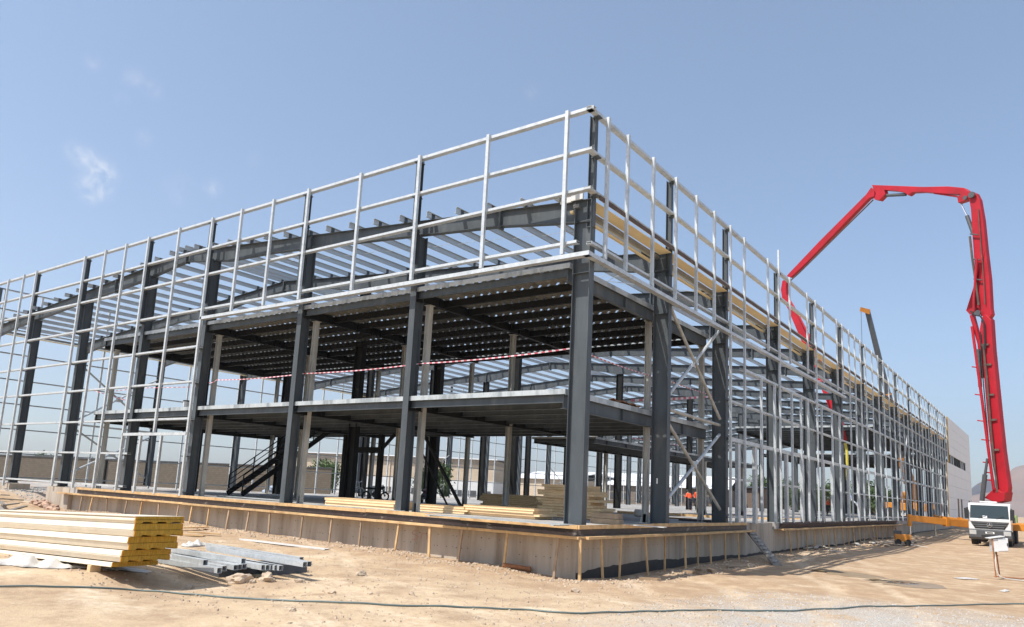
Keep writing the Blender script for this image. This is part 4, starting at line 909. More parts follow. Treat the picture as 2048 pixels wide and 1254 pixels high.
def moto(P, ang, label, col):
    e = empty('motorcycle', P, local=True, rz=ang); e.scale = (.85, .85, .85); tag(e, label, 'motorcycle')
    for x in (-.65, .65): mb = MB(); torus(mb, (x, 0, .3), .26, .055, (1, 0)); mb.build('wheel', black, e)
    mb = MB(); mb.blob((.15, 0, .78), .24, 4, 3, .05, (1.2, .6, .6)); mb.build('fuel_tank', col, e, smooth=True)
    mb = MB(); mb.blob((-.35, 0, .78), .26, 5, 3, .05, (1.6, .55, .28)); mb.build('seat', black, e, smooth=True)
    mb = MB(); mb.blob((0, 0, .42), .24, 6, 3, .2, (1.1, .7, .8)); mb.bar((-.65, 0, .3), (.1, 0, .4), .1, .06); mb.bar((.65, 0, .3), (.4, 0, .95), .12, .05); mb.build('engine', chass, e)
    mb = MB(); mb.tube([(.32, -.35, 1.05), (.42, -.15, 1.0), (.42, .15, 1.0), (.32, .35, 1.05)], .018, 8); mb.blob((.5, 0, .88), .1, 1, 2, .05); mb.build('handlebar', black, e)
moto(onplane(750, 1002, 2, .05), R(70), 'dark motorcycle parked beside the white bicycle', chass)
moto(onplane(848, 1006, 2, .05), R(120), 'dark red motorcycle parked under the slanted props', mat('dark_red_paint', (.2, .02, .02), .4))
# ---- workers
def person(P, ang, label, bend=0, arm=1, s=1.0, hat=True):
    e = empty('person', P, local=True, rz=ang); tag(e, label, 'person')
    def lean(p): # forward bend about hips
        x, y, z = p
        if z > .95 and bend: d = z-.95; return (x, y+sin(bend)*d, .95+cos(bend)*d)
        return p
    verts = [(0, 0, .95), (0, 0, 1.15), (0, 0, 1.38), (0, 0, 1.50), (0, .01, 1.60), (0, .01, 1.72), (-.10, 0, .9), (-.12, .03, .50), (-.12, -.02, .09), (-.12, .12, .04), (.10, 0, .9), (.13, .05 if bend else .0, .50), (.13, -.08, .09), (.13, .06, .04),
             (-.19, 0, 1.43), (-.26, .02, 1.15), (-.22, .20*arm, .95+.15*arm), (-.20, .27*arm, .93+.2*arm), (.19, 0, 1.43), (.27, .02, 1.15), (.23, .22*arm, 1.0), (.21, .30*arm, 1.0)]
    verts = [tuple(s*q for q in lean(v)) for v in verts]
    edges = [(0, 1), (1, 2), (2, 3), (3, 4), (4, 5), (0, 6), (6, 7), (7, 8), (8, 9), (0, 10), (10, 11), (11, 12), (12, 13), (2, 14), (14, 15), (15, 16), (16, 17), (2, 18), (18, 19), (19, 20), (20, 21)]
    rad = [.14, .14, .17, .07, .085, .08, .09, .065, .045, .045, .09, .065, .045, .045, .06, .045, .035, .04, .06, .045, .035, .04]
    me_ = bpy.data.meshes.new('body'); me_.from_pydata(verts, edges, []); o = bpy.data.objects.new('body', me_); C.objects.link(o); o.parent = e
    sk = o.modifiers.new('s', 'SKIN'); 
    for i, r in enumerate(rad): me_.skin_vertices[0].data[i].radius = (r*s*(1.15 if i < 3 else 1), r*s*(.75 if i < 3 else 1)); 
    me_.skin_vertices[0].data[0].use_root = True
    sb = o.modifiers.new('b', 'SUBSURF'); sb.levels = 1; sb.render_levels = 1; me_.materials.append(skinm)
    def cloth(nm, idx, ed, mt, grow):
        vv = [verts[i] for i in idx]; mp = {i: k for k, i in enumerate(idx)}; ee = [(mp[a], mp[c]) for a, c in ed]
        m3 = bpy.data.meshes.new(nm); m3.from_pydata(vv, ee, []); q = bpy.data.objects.new(nm, m3); C.objects.link(q); q.parent = e; q.modifiers.new('s', 'SKIN')
        for k, i in enumerate(idx): r = rad[i]*grow; m3.skin_vertices[0].data[k].radius = (r*s*(1.15 if i < 3 else 1), r*s*(.8 if i < 3 else 1))
        m3.skin_vertices[0].data[0].use_root = True
        q.modifiers.new('b', 'SUBSURF').render_levels = 1; m3.materials.append(mt)
    cloth('jacket', [0, 1, 2, 14, 15, 16, 18, 19, 20], [(0, 1), (1, 2), (2, 14), (14, 15), (15, 16), (2, 18), (18, 19), (19, 20)], vest, 1.22)
    cloth('trousers', [0, 6, 7, 8, 10, 11, 12], [(0, 6), (6, 7), (7, 8), (0, 10), (10, 11), (11, 12)], navy, 1.25)
    hx, hy, hz = lean((0, .01, 1.70)); mb = MB(); mb.tube([(hx*s, hy*s, (hz+.0)*s), (hx*s, hy*s, (hz+.03)*s), (hx*s, hy*s, (hz+.10)*s), (hx*s, hy*s, (hz+.14)*s)], [.155*s, .12*s, .10*s, .03*s], 14); mb.build('helmet', helm if hat else black, e, smooth=True)
person(onplane(1380, 1021, 2, .05), R(60), 'worker in orange jacket bending over on the slab, left of the pair', .5, 1.6, 1.0, False)
person(onplane(1395, 1021.5, 2, .05), R(200), 'worker in orange jacket standing with back turned, right of the pair', .1, 1, 1.05, False)
person(onplane(1655, 1031, 2, .05), R(-60), 'worker in orange vest reaching for the pump hose end', .15, 1.7, 1.0)
person(onplane(1732, 1032, 2, .05), R(60), 'worker with white helmet standing in orange vest right of the hose', .05, 1, 1.0)
# ---- electrical enclosure on rusty stand
g = onplane(1994, 1154, 2, -1.28); e = empty('electrical_enclosure', g); tag(e, 'white switch box with tilted lid on a rusty frame stand in the yard', 'switch box')
z0 = g.z; Pt = lambda u, v: onplane(u, v, 1, g.y)
mb = MB(); mb.bar(Pt(1992, 1155), Pt(1984, 1075), .045, .045, (0, 1, 0)); mb.bar(Pt(1998, 1150)+V((0, .25, 0)), Pt(1991, 1100)+V((0, .25, 0)), .045, .045, (0, 1, 0)); mb.bar((g.x-.1, g.y+.02, z0+.02), (g.x+.75, g.y+.02, z0+.02), .045, .03); mb.bar((g.x+.75, g.y, z0+.02), (g.x+1.0, g.y+.5, z0+.02), .045, .03)
mb.bar(Pt(1987, 1110), Pt(1995, 1112)+V((0, .25, 0)), .03, .03); mb.build('stand', rust, e)
a = Pt(1986, 1104); c = Pt(2018, 1103); t_ = Pt(1984, 1078); h_ = (t_-a); wv = (c-a); dv = V((-.12, .34, 0))
mb = MB(); mb.hexa([a, a+wv, a+wv+dv, a+dv, a+h_, a+wv+h_, a+wv+dv+h_, a+dv+h_]); mb.build('box_body', whited, e, bevel=.01)
mb = MB(); q = a+wv*.36-dv*.03; mb.hexa([q+h_*.06, q+wv*.60+h_*.06, q+wv*.60+h_*.06-dv*.06, q+h_*.06-dv*.06, q+h_*.94, q+wv*.6+h_*.94, q+wv*.6+h_*.94-dv*.06, q+h_*.94-dv*.06]); dr = mb.build('door', whited, e)
mb = MB(); q = a+wv*.88+h_*.42-dv*.12; mb.hexa([q, q+wv*.05, q+wv*.05-dv*.1, q-dv*.1, q+h_*.22, q+wv*.05+h_*.22, q+wv*.05+h_*.22-dv*.1, q+h_*.22-dv*.1]); mb.build('handle', black, e)
mb = MB(); lid0 = a+h_*1.04-wv*.22-dv*.2; lw = wv*.98+V((0, 0, .05)); mb.hexa([lid0, lid0+lw, lid0+lw+dv*1.4, lid0+dv*1.4, lid0+V((0, 0, .02)), lid0+lw+V((0, 0, .02)), lid0+lw+dv*1.4+V((0, 0, .02)), lid0+dv*1.4+V((0, 0, .02))]); mb.build('tilted_lid', whitesh, e)
mb = MB(); mb.tube([Pt(1990, 1104)+V((0, .1, 0)), Pt(1991, 1125)+V((0, -.05, 0)), Pt(1993, 1140)+V((0, -.06, 0)), Pt(1999, 1152)+V((0, -.12, 0)), Pt(2012, 1157)+V((0, -.05, -.0)), V((g.x+1.0, g.y-.05, gz(g.x+1.0, g.y)+.03)), V((g.x+2.0, g.y+.1, gz(g.x+2, g.y)+.03))], .018, 8); mb.build('power_cable', plast, e, smooth=True)
# ---- compactor
P = gpt(1806, 1091); e = empty('trench_compactor', P, local=True, rz=R(15)); e.scale = (.62, .62, .70); tag(e, 'small orange compaction machine with black engine by the outrigger foot', 'compactor')
mb = MB(); mb.hexa([(-.7, -.4, .35), (.7, -.4, .35), (.7, .4, .35), (-.7, .4, .35), (-.75, -.42, 1.0), (.75, -.42, 1.0), (.75, .42, 1.0), (-.75, .42, 1.0)]); mb.build('machine_body', orange, e, bevel=.05)
for x in (-.45, .45): mb = MB(); mb.cyl((x, -.55, .3), (x, .55, .3), .28, 18); mb.build('roller', black, e)
mb = MB(); mb.box(-.8, -.1, -.3, .3, 1.02, 1.3); mb.cyl((-.6, 0, 1.3), (-.6, 0, 1.5), .05, 8); mb.build('engine', chass, e, bevel=.03)
mb = MB(); mb.tube([(.5, -.25, .9), (1.0, -.25, 1.1), (1.0, .25, 1.1), (.5, .25, .9)], .03, 8); mb.build('guide_handle', black, e)
# ================================================================ concrete pump truck
TX, TY, TZ = 6.95, 42.3, -1.17
e = empty('concrete_pump_truck', (TX, TY, TZ), local=True); tag(e, 'white cab concrete pump truck with long red boom and orange outriggers', 'truck')
def tb(mb, nm, mt, par=None, bevel=0, smooth=False): o = mb.build(nm, mt, None, bevel, smooth); o.parent = par or e; return o
mb = MB(); mb.poly([(0, .95), (-.02, 1.75), (.28, 2.82), (2.0, 2.86), (2.0, .95)], 'x', -1.22, 1.22); cab = tb(mb, 'cab', white, bevel=.06)
mb = MB(); mb.hexa([(-1.12, -.012, 1.80), (1.12, -.012, 1.80), (1.12, .03, 1.80), (-1.12, .03, 1.80), (-1.08, .22, 2.68), (1.08, .22, 2.68), (1.08, .30, 2.70), (-1.08, .30, 2.70)]); tb(mb, 'windscreen', glass, cab)
mb = MB(); mb.hexa([(-.38, -.018, 1.83), (-.12, -.018, 1.83), (-.12, -.014, 1.83), (-.38, -.014, 1.83), (-.38, .025, 1.99), (-.12, .025, 1.99), (-.12, .029, 1.99), (-.38, .029, 1.99)]); tb(mb, 'paper_notice', white, cab)
for sx in (-1, 1): mb = MB(); mb.tube([(sx*.5-.1, -.03, 1.80), (sx*.5+.35, .0, 2.0)], .012, 6); tb(mb, 'wiper', black, cab)
mb = MB()
for k, (w_, z_) in enumerate(((1.05, 1.52), (.98, 1.38), (.80, 1.24))): mb.hexa([(-w_, -.05, z_-.045), (w_, -.05, z_-.045), (w_, .02, z_-.045), (-w_, .02, z_-.045), (-w_-.05, -.05, z_+.045), (w_+.05, -.05, z_+.045), (w_+.05, .02, z_+.045), (-w_-.05, .02, z_+.045)])
tb(mb, 'grille', grillg, cab, .01)
mb = MB(); mb.hexa([(-.85, -.02, 1.12), (.85, -.02, 1.12), (.85, .01, 1.12), (-.85, .01, 1.12), (-1.12, -.02, 1.60), (1.12, -.02, 1.60), (1.12, .01, 1.60), (-1.12, .01, 1.60)]); tb(mb, 'grille_recess', black, cab)
mb = MB(); torus(mb, (0, -.075, 1.38), .15, .014, (1, 0), 28)
for k in range(3): a = pi/2+k*2*pi/3; mb.tube([(0, -.08, 1.38), (cos(a)*.15, -.075, 1.38+sin(a)*.15)], [.03, .006], 4)
tb(mb, 'star_emblem', chrome, cab)
mb = MB(); mb.poly([(-.12, .55), (-.12, 1.02), (-.02, 1.08), (.35, 1.08), (.35, .40), (-.02, .40)], 'x', -1.23, 1.23); bmp = tb(mb, 'bumper', chass, None, .03)
for sx in (-1, 1):
    mb = MB(); mb.box(sx*.98-.2, sx*.98+.2, -.135, -.10, .72, 1.0); tb(mb, 'headlight', lamp, bmp)
    mb = MB(); mb.hexa([(sx*1.30-.12, -.12, 1.75), (sx*1.30+.12, -.12, 1.75), (sx*1.30+.12, .06, 1.75), (sx*1.30-.12, .06, 1.75), (sx*1.32-.12, -.1, 2.45), (sx*1.32+.12, -.1, 2.45), (sx*1.32+.12, .08, 2.45), (sx*1.32-.12, .08, 2.45)]); mb.bar((sx*1.2, .3, 2.5), (sx*1.32, 0, 2.48), .04, .04); tb(mb, 'mirror', black)
mb = MB(); mb.box(-.26, .26, -.14, -.122, .80, .93); tb(mb, 'number_plate', white, bmp); mb = MB(); mb.box(-.17, .17, -.146, -.141, .83, .90); tb(mb, 'plate_characters', black, bmp)
mb = MB(); mb.box(-.5, .5, -.135, -.121, .58, .70); tb(mb, 'lower_grille', black, bmp)
mb = MB(); mb.box(-.55, .45, .5, 1.3, 2.87, 2.96); tb(mb, 'roof_hatch', white, cab, .03); mb = MB(); mb.box(-1.23, 1.23, .9, 1.2, .95, 1.05); 
for sx in (-1, 1): mb = MB(); mb.hexa([(sx*1.225-.01, .35, 1.75), (sx*1.225+.01, .35, 1.75), (sx*1.225+.01, 1.4, 1.75), (sx*1.225-.01, 1.4, 1.75), (sx*1.225-.01, .55, 2.55), (sx*1.225+.01, .55, 2.55), (sx*1.225+.01, 1.4, 2.55), (sx*1.225-.01, 1.4, 2.55)]); tb(mb, 'side_window', glass, cab)
mb = MB(); mb.box(-.45, .45, .4, 11.5, .75, 1.10); mb.box(-1.1, 1.1, 2.3, 10.8, 1.12, 1.45); tb(mb, 'chassis', chass)
for y in (1.25, 3.1, 8.3, 9.7):
    for sx in (-1, 1):
        mb = MB(); mb.cyl((sx*.78, y, .52), (sx*1.18, y, .52), .52, 26); wl = tb(mb, 'wheel', black, None, .03)
        mb = MB(); mb.cyl((sx*1.08, y, .52), (sx*1.19, y, .52), .27, 18); tb(mb, 'rim', chass, wl)
mb = MB(); mb.poly([(.65, 0.3), (.65, 1.1), (1.9, 1.1), (1.9, .3), (1.85, .9), (.75, .9)], 'x', -1.24, 1.24); 
mb = MB(); mb.box(-1.2, 1.2, 4.2, 6.8, 1.47, 1.95); mb.cyl((0, 3.4, 1.4), (0, 3.4, 2.35), .55, 24); tb(mb, 'turntable_base', chass)
mb = MB(); mb.box(-1.15, 1.15, 9.9, 11.8, 1.1, 2.1); mb.cyl((-.6, 10.2, 2.2), (.8, 10.2, 2.3), .35, 16); tb(mb, 'hopper', green)
mb = MB(); mb.tube([(.6, 7, 2.1), (.7, 9, 2.3), (.6, 10.6, 2.2)], .1, 10); mb.tube([(-.3, 7, 2.3), (-.5, 9.5, 2.6), (0, 11, 2.0)], .08, 10); tb(mb, 'delivery_pipe', chass)
mb = MB(); mb.box(1.0, 1.24, 3.8, 7.9, 1.1, 1.42); tb(mb, 'side_locker', mat('red_locker', (.45, .03, .02), .5)); mb = MB(); mb.box(1.241, 1.25, 3.9, 7.8, 1.2, 1.3); tb(mb, 'reflective_stripe', white)
# outriggers (in truck space)
Wt = lambda p: p-V((TX, TY, TZ))
jack1 = gpt(1821, 1086); jack2 = gpt(1871, 1073)
f1 = onplane(1822, 1036, 1, jack1.y)
for (jk, root, zt) in ((jack1, V((TX-.9, TY+2.7, .12)), f1.z), (jack2, V((TX-.9, TY+9.0, .10)), f1.z)):
    end = V((jk.x, jk.y, zt)); mb = MB(); mb.bar(Wt(root), Wt(end), .30, .52, h2=.40, w2=.26); arm_ = tb(mb, 'outrigger_arm', orange, None, .02)
    mid = root.lerp(end, .45); mb = MB(); mb.bar(Wt(mid), Wt(mid+(end-root).normalized()*.25), .36, .62); tb(mb, 'outrigger_collar', orange, arm_)
    mb = MB(); mb.cyl(Wt(V((jk.x, jk.y, zt+.25))), Wt(V((jk.x, jk.y, zt-.55))), .14, 14); tb(mb, 'jack_sleeve', orange, arm_)
    mb = MB(); mb.cyl(Wt(V((jk.x, jk.y, zt-.55))), Wt(V((jk.x, jk.y, jk.z+.05))), .075, 12); mb.cyl(Wt(V((jk.x, jk.y, jk.z-.02))), Wt(V((jk.x, jk.y, jk.z+.06))), .24, 16); tb(mb, 'jack_leg', chrome, arm_)
for (y0, y1) in ((3.0, 2.6), (8.5, 9.5)):
    mb = MB(); mb.bar((.9, y0, 1.3), (5.6, y1, 1.25), .30, .50); arm_ = tb(mb, 'outrigger_arm', orange, None, .02); mb = MB(); mb.cyl((5.5, y1, 1.4), (5.5, y1, .1), .09, 12); tb(mb, 'jack_leg', chrome, arm_)
# boom
T0 = V((TX+.15, TY+3.4)); E0 = V((-8.6, 53.5)); nrm = V((-(E0-T0)[1], (E0-T0)[0]))
def bp_(u, v, off=0):
    d = cdir(u, v); c = V((CX, CY, CZ)); t = ((T0[0]-c.x)*nrm[0]+(T0[1]-c.y)*nrm[1])/(d.x*nrm[0]+d.y*nrm[1]); return c+d*t+V((nrm[0], nrm[1], 0)).normalized()*off
nv = V((nrm[0], nrm[1], 0)).normalized()
def boxpoly(mb, pts, wd, off=0, mi=0):
    """outline in pixels laid in the boom's plane, extruded to its real width"""
    P = [bp_(u, v) for u, v in pts]; n = len(P); b = len(mb.v)
    for s_ in (-wd/2+off, wd/2+off): mb.v += [tuple(Wt(p+nv*s_)) for p in P]
    mb.f.append(tuple(b+i for i in range(n))); mb.f.append(tuple(b+n+i for i in range(n))[::-1]); mb.mi += [mi, mi]
    for i in range(n): j = (i+1) % n; mb.f.append((b+i, b+j, b+n+j, b+n+i)); mb.mi.append(mi)
mb = MB(); boxpoly(mb, [(1976, 996), (1988, 984), (1998, 976), (2010, 985), (2019, 984), (2016, 1002), (1998, 1006)], .9); tu = tb(mb, 'boom_turret', red, None, .03)
mb = MB(); boxpoly(mb, [(1998, 978), (1989, 930), (1980, 850), (1974, 780), (1969, 720), (1963, 660), (1967, 636), (1976, 630), (1986, 640), (1990, 700), (1996, 760), (2003, 830), (2011, 905), (2021, 975), (2020, 986), (2008, 992)], .5); s1 = tb(mb, 'boom_section', red, None, .03)
mb = MB(); mb.tube([Wt(bp_(1996, 980, .5)), Wt(bp_(1985, 900, .5)), Wt(bp_(1972, 800, .5)), Wt(bp_(1961, 720, .5)), Wt(bp_(1952, 655, .5))], .10, 10); tb(mb, 'concrete_pipe', red, s1)
mb = MB(); mb.tube([Wt(bp_(2002, 985, .42)), Wt(bp_(1996, 930, .42)), Wt(bp_(1988, 850, .42)), Wt(bp_(1981, 760, .42)), Wt(bp_(1973, 690, .42))], .07, 8); tb(mb, 'hydraulic_line', rustdk, s1)
for (u, v) in ((1983, 960), (1981, 945), (1977, 925), (1974, 880), (1966, 842), (1961, 790), (1955, 735)):
    mb = MB(); mb.tube([Wt(bp_(u-3, v, .5)), Wt(bp_(u+12, v+2, .45))], .045, 6); tb(mb, 'pipe_clamp', red, s1)
mb = MB(); mb.cyl(Wt(bp_(1974, 1002, .6)), Wt(bp_(1980, 950, .6)), .16, 12); mb.cyl(Wt(bp_(1980, 950, .6)), Wt(bp_(1984, 918, .55)), .09, 12); tb(mb, 'lift_cylinder', chass, s1)
mb = MB(); mb.cyl(Wt(bp_(1967, 775, .4)), Wt(bp_(1962, 700, .4)), .13, 12); tb(mb, 'hydraulic_cylinder', chass, s1)
# knuckle and section two
mb = MB(); boxpoly(mb, [(1937, 622), (1948, 617), (1960, 617), (1965, 632), (1980, 640), (1987, 629), (1985, 618), (1982, 560), (1975, 500), (1969, 440), (1962, 400), (1956, 388), (1948, 384), (1940, 392), (1945, 420), (1948, 470), (1953, 540), (1956, 600), (1955, 622), (1944, 630)], .44); s2_ = tb(mb, 'boom_section', red, None, .03)
mb = MB(); mb.cyl(Wt(bp_(1922, 408)), Wt(bp_(1936, 436)), .07, 12); mb.build; tb(mb, 'cylinder_rod', chrome, s2_); mb = MB(); mb.cyl(Wt(bp_(1934, 432)), Wt(bp_(1947, 468)), .15, 12); tb(mb, 'hydraulic_cylinder', chass, s2_)
mb = MB(); mb.tube([Wt(bp_(1946, 475, .4)), Wt(bp_(1951, 520, .4)), Wt(bp_(1957, 560, .4)), Wt(bp_(1964, 612, .4))], .08, 8); tb(mb, 'hydraulic_line', rustdk, s2_)
mb = MB(); mb.tube([Wt(bp_(1961, 520, .45)), Wt(bp_(1955, 600, .45)), Wt(bp_(1955, 625, .45))], .09, 8); tb(mb, 'concrete_pipe', red, s2_)
mb = MB(); boxpoly(mb, [(1943, 632), (1950, 630), (1966, 690), (1970, 755), (1965, 757), (1959, 690)], .3, .1); tb(mb, 'link_arm', red, s1)
mb = MB(); mb.tube([Wt(bp_(1962, 420, .34)), Wt(bp_(1968, 500, .34)), Wt(bp_(1973, 560, .34)), Wt(bp_(1976, 610, .34))], .035, 6); tb(mb, 'hydraulic_line', rustdk, s2_)
mb = MB(); mb.tube([Wt(bp_(1948, 624, .4)), Wt(bp_(1957, 632, .45)), Wt(bp_(1968, 634, .45)), Wt(bp_(1975, 645, .45)), Wt(bp_(1977, 700, .42))], .06, 8); tb(mb, 'hydraulic_line', black, s2_)
mb = MB(); mb.tube([Wt(bp_(1993, 985, .40)), Wt(bp_(1985, 900, .40)), Wt(bp_(1976, 800, .40)), Wt(bp_(1969, 715, .40)), Wt(bp_(1967, 665, .40))], .04, 6); tb(mb, 'hydraulic_line', black, s1)
for (u, v) in ((2004, 900), (1999, 840), (1994, 790), (1988, 730), (1983, 690)):
    a_ = bp_(u, v, .33); mb = MB(); mb.bar(Wt(a_), Wt(bp_(u-14, v+1, .38)), .05, .14); tb(mb, 'line_bracket', rustdk, s1)
for (u, v, ru) in ((1962, 628, .22), (1950, 392, .24), (1937, 398, .16)):
    a_ = bp_(u, v, .36); mb = MB(); mb.cyl(Wt(a_), Wt(a_+nv*.12), ru, 14); tb(mb, 'pivot_pin', chass, s2_)
for (u, v) in ((1962, 560), (1958, 520), (1955, 470)):
    mb = MB(); mb.tube([Wt(bp_(u-8, v, .42)), Wt(bp_(u+8, v+2, .40))], .05, 6); tb(mb, 'pipe_clamp', chass, s2_)
# section three (horizontal)
mb = MB(); boxpoly(mb, [(1747, 371), (1800, 373), (1850, 375), (1900, 374), (1932, 377), (1942, 384), (1946, 396), (1935, 402), (1920, 407), (1918, 396), (1925, 390), (1895, 389), (1850, 385), (1828, 386), (1820, 392), (1812, 386), (1795, 383), (1772, 381), (1774, 390), (1762, 402), (1752, 400), (1755, 388)], .5); s3 = tb(mb, 'boom_section', red, None, .02)
mb = MB(); mb.cyl(Wt(bp_(1772, 391)), Wt(bp_(1812, 389)), .13, 12); tb(mb, 'hydraulic_cylinder', chass, s3)
mb = MB(); mb.tube([Wt(bp_(1870, 387, .1)), Wt(bp_(1918, 394, .1))], .07, 8); tb(mb, 'concrete_pipe', red, s3)
# section four (sloping)
mb = MB(); boxpoly(mb, [(1745, 376), (1752, 380), (1752, 393), (1740, 398), (1680, 460), (1620, 522), (1584, 556), (1576, 553), (1583, 545), (1640, 485), (1690, 435), (1735, 390)], .42); s4_ = tb(mb, 'boom_section', red, None, .02)
mb = MB(); mb.tube([Wt(bp_(1748, 400, .1)), Wt(bp_(1690, 457, .1)), Wt(bp_(1600, 546, .1)), Wt(bp_(1582, 562, .1))], .06, 8); tb(mb, 'concrete_pipe', rustdk, s4_)
# section five down through the roof
mb = MB(); boxpoly(mb, [(1567, 562), (1576, 558), (1574, 575), (1575, 590), (1582, 605), (1594, 625), (1618, 680), (1640, 740), (1665, 800), (1685, 850), (1692, 880), (1684, 882), (1672, 845), (1650, 790), (1625, 730), (1600, 670), (1578, 618), (1567, 598), (1564, 580)], .36); s5 = tb(mb, 'boom_section', red, None, .02)
mb = MB(); mb.tube([Wt(bp_(1582, 600, .2)), Wt(bp_(1600, 630, .25)), Wt(bp_(1622, 672, .25)), Wt(bp_(1650, 735, .25)), Wt(bp_(1690, 850, .2)), Wt(bp_(1690, 884, 0))], .09, 8); tb(mb, 'concrete_pipe', red, s5)
mb = MB(); mb.tube([Wt(bp_(1690, 884)), Wt(bp_(1694, 905)), Wt(bp_(1695, 960))], .12, 12); tb(mb, 'rubber_end_hose', yellow, s5)
hz = bp_(1697, 965); mb = MB(); mb.tube([Wt(bp_(1695, 960)), Wt(bp_(1697, 980)), Wt(bp_(1704, 1000)), Wt(bp_(1712, 1006)), Wt(bp_(1716, 1012))], .09, 12); tb(mb, 'end_hose_tip', chrome, s5)
# ================================================================ mobile crane behind the facade
def wp(u, v, d): c = V((CX, CY, CZ)); dd = V(cdir(u, v)); return c+dd*(d/dd.dot(fw))
cr = empty('mobile_crane', wp(1845, 1034, 92)); tag(cr, 'orange mobile crane with black telescopic boom standing inside the hall', 'crane')
def cb(mb, nm, mt, bevel=0): o = mb.build(nm, mt, cr, bevel); return o
A_ = wp(1735, 622, 92); B_ = wp(1776, 790, 92); C_ = wp(1806, 915, 92); D_ = wp(1818, 965, 92)
mb = MB(); mb.bar(B_, A_, .62, .62, (1, 0, 0), w2=.52, h2=.52); cb(mb, 'telescopic_boom', chass); mb = MB(); mb.bar(C_, B_, .72, .72, (1, 0, 0)); cb(mb, 'telescopic_boom', chass)
mb = MB(); mb.bar(D_, C_, 1.05, 1.05, (1, 0, 0)); cb(mb, 'boom_base_section', orange)
mb = MB(); h0 = wp(1740, 624, 92); mb.hexa([wp(1721, 614, 91.6), wp(1741, 619, 91.6), wp(1741, 619, 92.6), wp(1721, 614, 92.6), wp(1719, 622, 91.6), wp(1739, 629, 91.6), wp(1739, 629, 92.6), wp(1719, 622, 92.6)]); cb(mb, 'boom_head', orange)
mb = MB(); mb.bar(B_, B_+(A_-B_)*.015, .8, .8, (1, 0, 0)); cb(mb, 'boom_collar', orange)
mb = MB(); a = wp(1722, 620, 92); mb.cyl(a, a-V((0, 0, 11)), .03, 6); cb(mb, 'hoist_rope', chass)
q = wp(1848, 1030, 92)
mb = MB(); mb.box(q.x-4.5, q.x+2, q.y-1.3, q.y+1.3, .9, 1.8); cb(mb, 'carrier_body', orange, .06); mb = MB(); mb.box(q.x-2.6, q.x-.8, q.y-1.2, q.y+1.0, 1.85, 3.2); cb(mb, 'operator_cab', orange, .08)
mb = MB(); mb.bar(wp(1832, 1020, 92), wp(1829, 962, 92), .9, .7, (1, 0, 0)); cb(mb, 'mast', orange)
for x in (-3.6, -1.2, 1.2): mb = MB(); mb.cyl((q.x+x, q.y-1.4, .62), (q.x+x, q.y-.9, .62), .6, 20); cb(mb, 'wheel', black)
# ================================================================ background
def wall_line(pts, h, t, name, label, mt, cat='wall', grp=None, cap=None):
    e_ = empty(name, pts[0]); tag(e_, label, cat, grp)
    for i in range(len(pts)-1):
        a, c = V(pts[i]), V(pts[i+1]); mb = MB(); mb.bar(a+V((0, 0, h/2)), c+V((0, 0, h/2)), t, h); mb.build('wall_run', mt, e_)
        if cap: mb = MB(); mb.bar(a+V((0, 0, h+.06)), c+V((0, 0, h+.06)), t+.12, .115); mb.build('coping', cap, e_)
        n = int((c-a).length/9)
        for k in range(n): p = a.lerp(c, (k+.5)/n); mb = MB(); mb.box(p.x-.12, p.x+.12, p.y-t/2-.12, p.y+t/2+.12, p.z, p.z+h); mb.build('pier', wood2 if False else darkin, e_)
wa = wp(-60, 963, 78); wb_ = wp(660, 985, 78); wa.z = -.7; wb_.z = -.4
wall_line([tuple(wa), tuple(wb_)], 2.75, .3, 'compound_wall', 'long brown block boundary wall behind the left part of the hall', brick, cap=chass)
# warehouse with beige and white bands
def bank(u0, v0, d0, u1, v1, d1, ztops, depth, label, bands, roof=roofw, rz_=1.6):
    a = wp(u0, v0, d0); c = wp(u1, v1, d1); a.z = c.z = -.8; ax = (c-a); ax.z = 0; L_ = ax.length; ax.normalize(); nb = V((-ax.y, ax.x, 0))
    e_ = empty('warehouse', (a.x, a.y, -.8)); tag(e_, label, 'warehouse')
    H = ztops
    for k, (z0, z1, mt) in enumerate(bands):
        mb = MB(); off = nb*.0; P = [a+V((0, 0, z0)), c+V((0, 0, z0)), c+nb*depth+V((0, 0, z0)), a+nb*depth+V((0, 0, z0))]; mb.hexa(P+[p+V((0, 0, z1-z0-.01)) for p in P]); mb.build('wall_band', mt, e_)
    P0 = a-nb*.6-ax*.5; P1 = c-nb*.6+ax*.5; mb = MB(); zt = H
    Q = [P0+V((0, 0, zt)), P1+V((0, 0, zt)), P1+nb*(depth/2)+V((0, 0, zt+rz_)), P0+nb*(depth/2)+V((0, 0, zt+rz_))]; mb.hexa(Q+[p+V((0, 0, .15)) for p in Q])
    Q = [P1+nb*(depth+1)+V((0, 0, zt)), P0+nb*(depth+1)+V((0, 0, zt)), P0+nb*(depth/2)+V((0, 0, zt+rz_)), P1+nb*(depth/2)+V((0, 0, zt+rz_))]; mb.hexa(Q+[p+V((0, 0, .15)) for p in Q]); mb.build('roof', roof, e_)
    return e_, a, c, nb, ax, L_
e_, a, c, nb, ax, L_ = bank(540, 990, 118, 985, 1005, 112, 6.2, 24, 'beige and white walled warehouse behind the middle of the hall', [(0, 3.0, whitesh), (3.0, 5.4, beigebr), (5.4, 6.2, mat('grey_brown_fascia', (.36, .30, .24), .8))], rz_=.35)
for k in range(12): p = a+ax*(L_*(k+.5)/12)-nb*.06; mb = MB(); mb.bar(p+V((0, 0, .2)), p+V((0, 0, 5.8)), .18, .12); mb.build('pilaster', beigebr, e_)
for k in range(16): p = a+ax*(L_*(k+.3)/16)-nb*.05; mb = MB(); mb.bar(p+V((0, 0, 1.1)), p+ax*1.2+V((0, 0, 1.1)), .06, .9); mb.build('low_window', chass, e_)
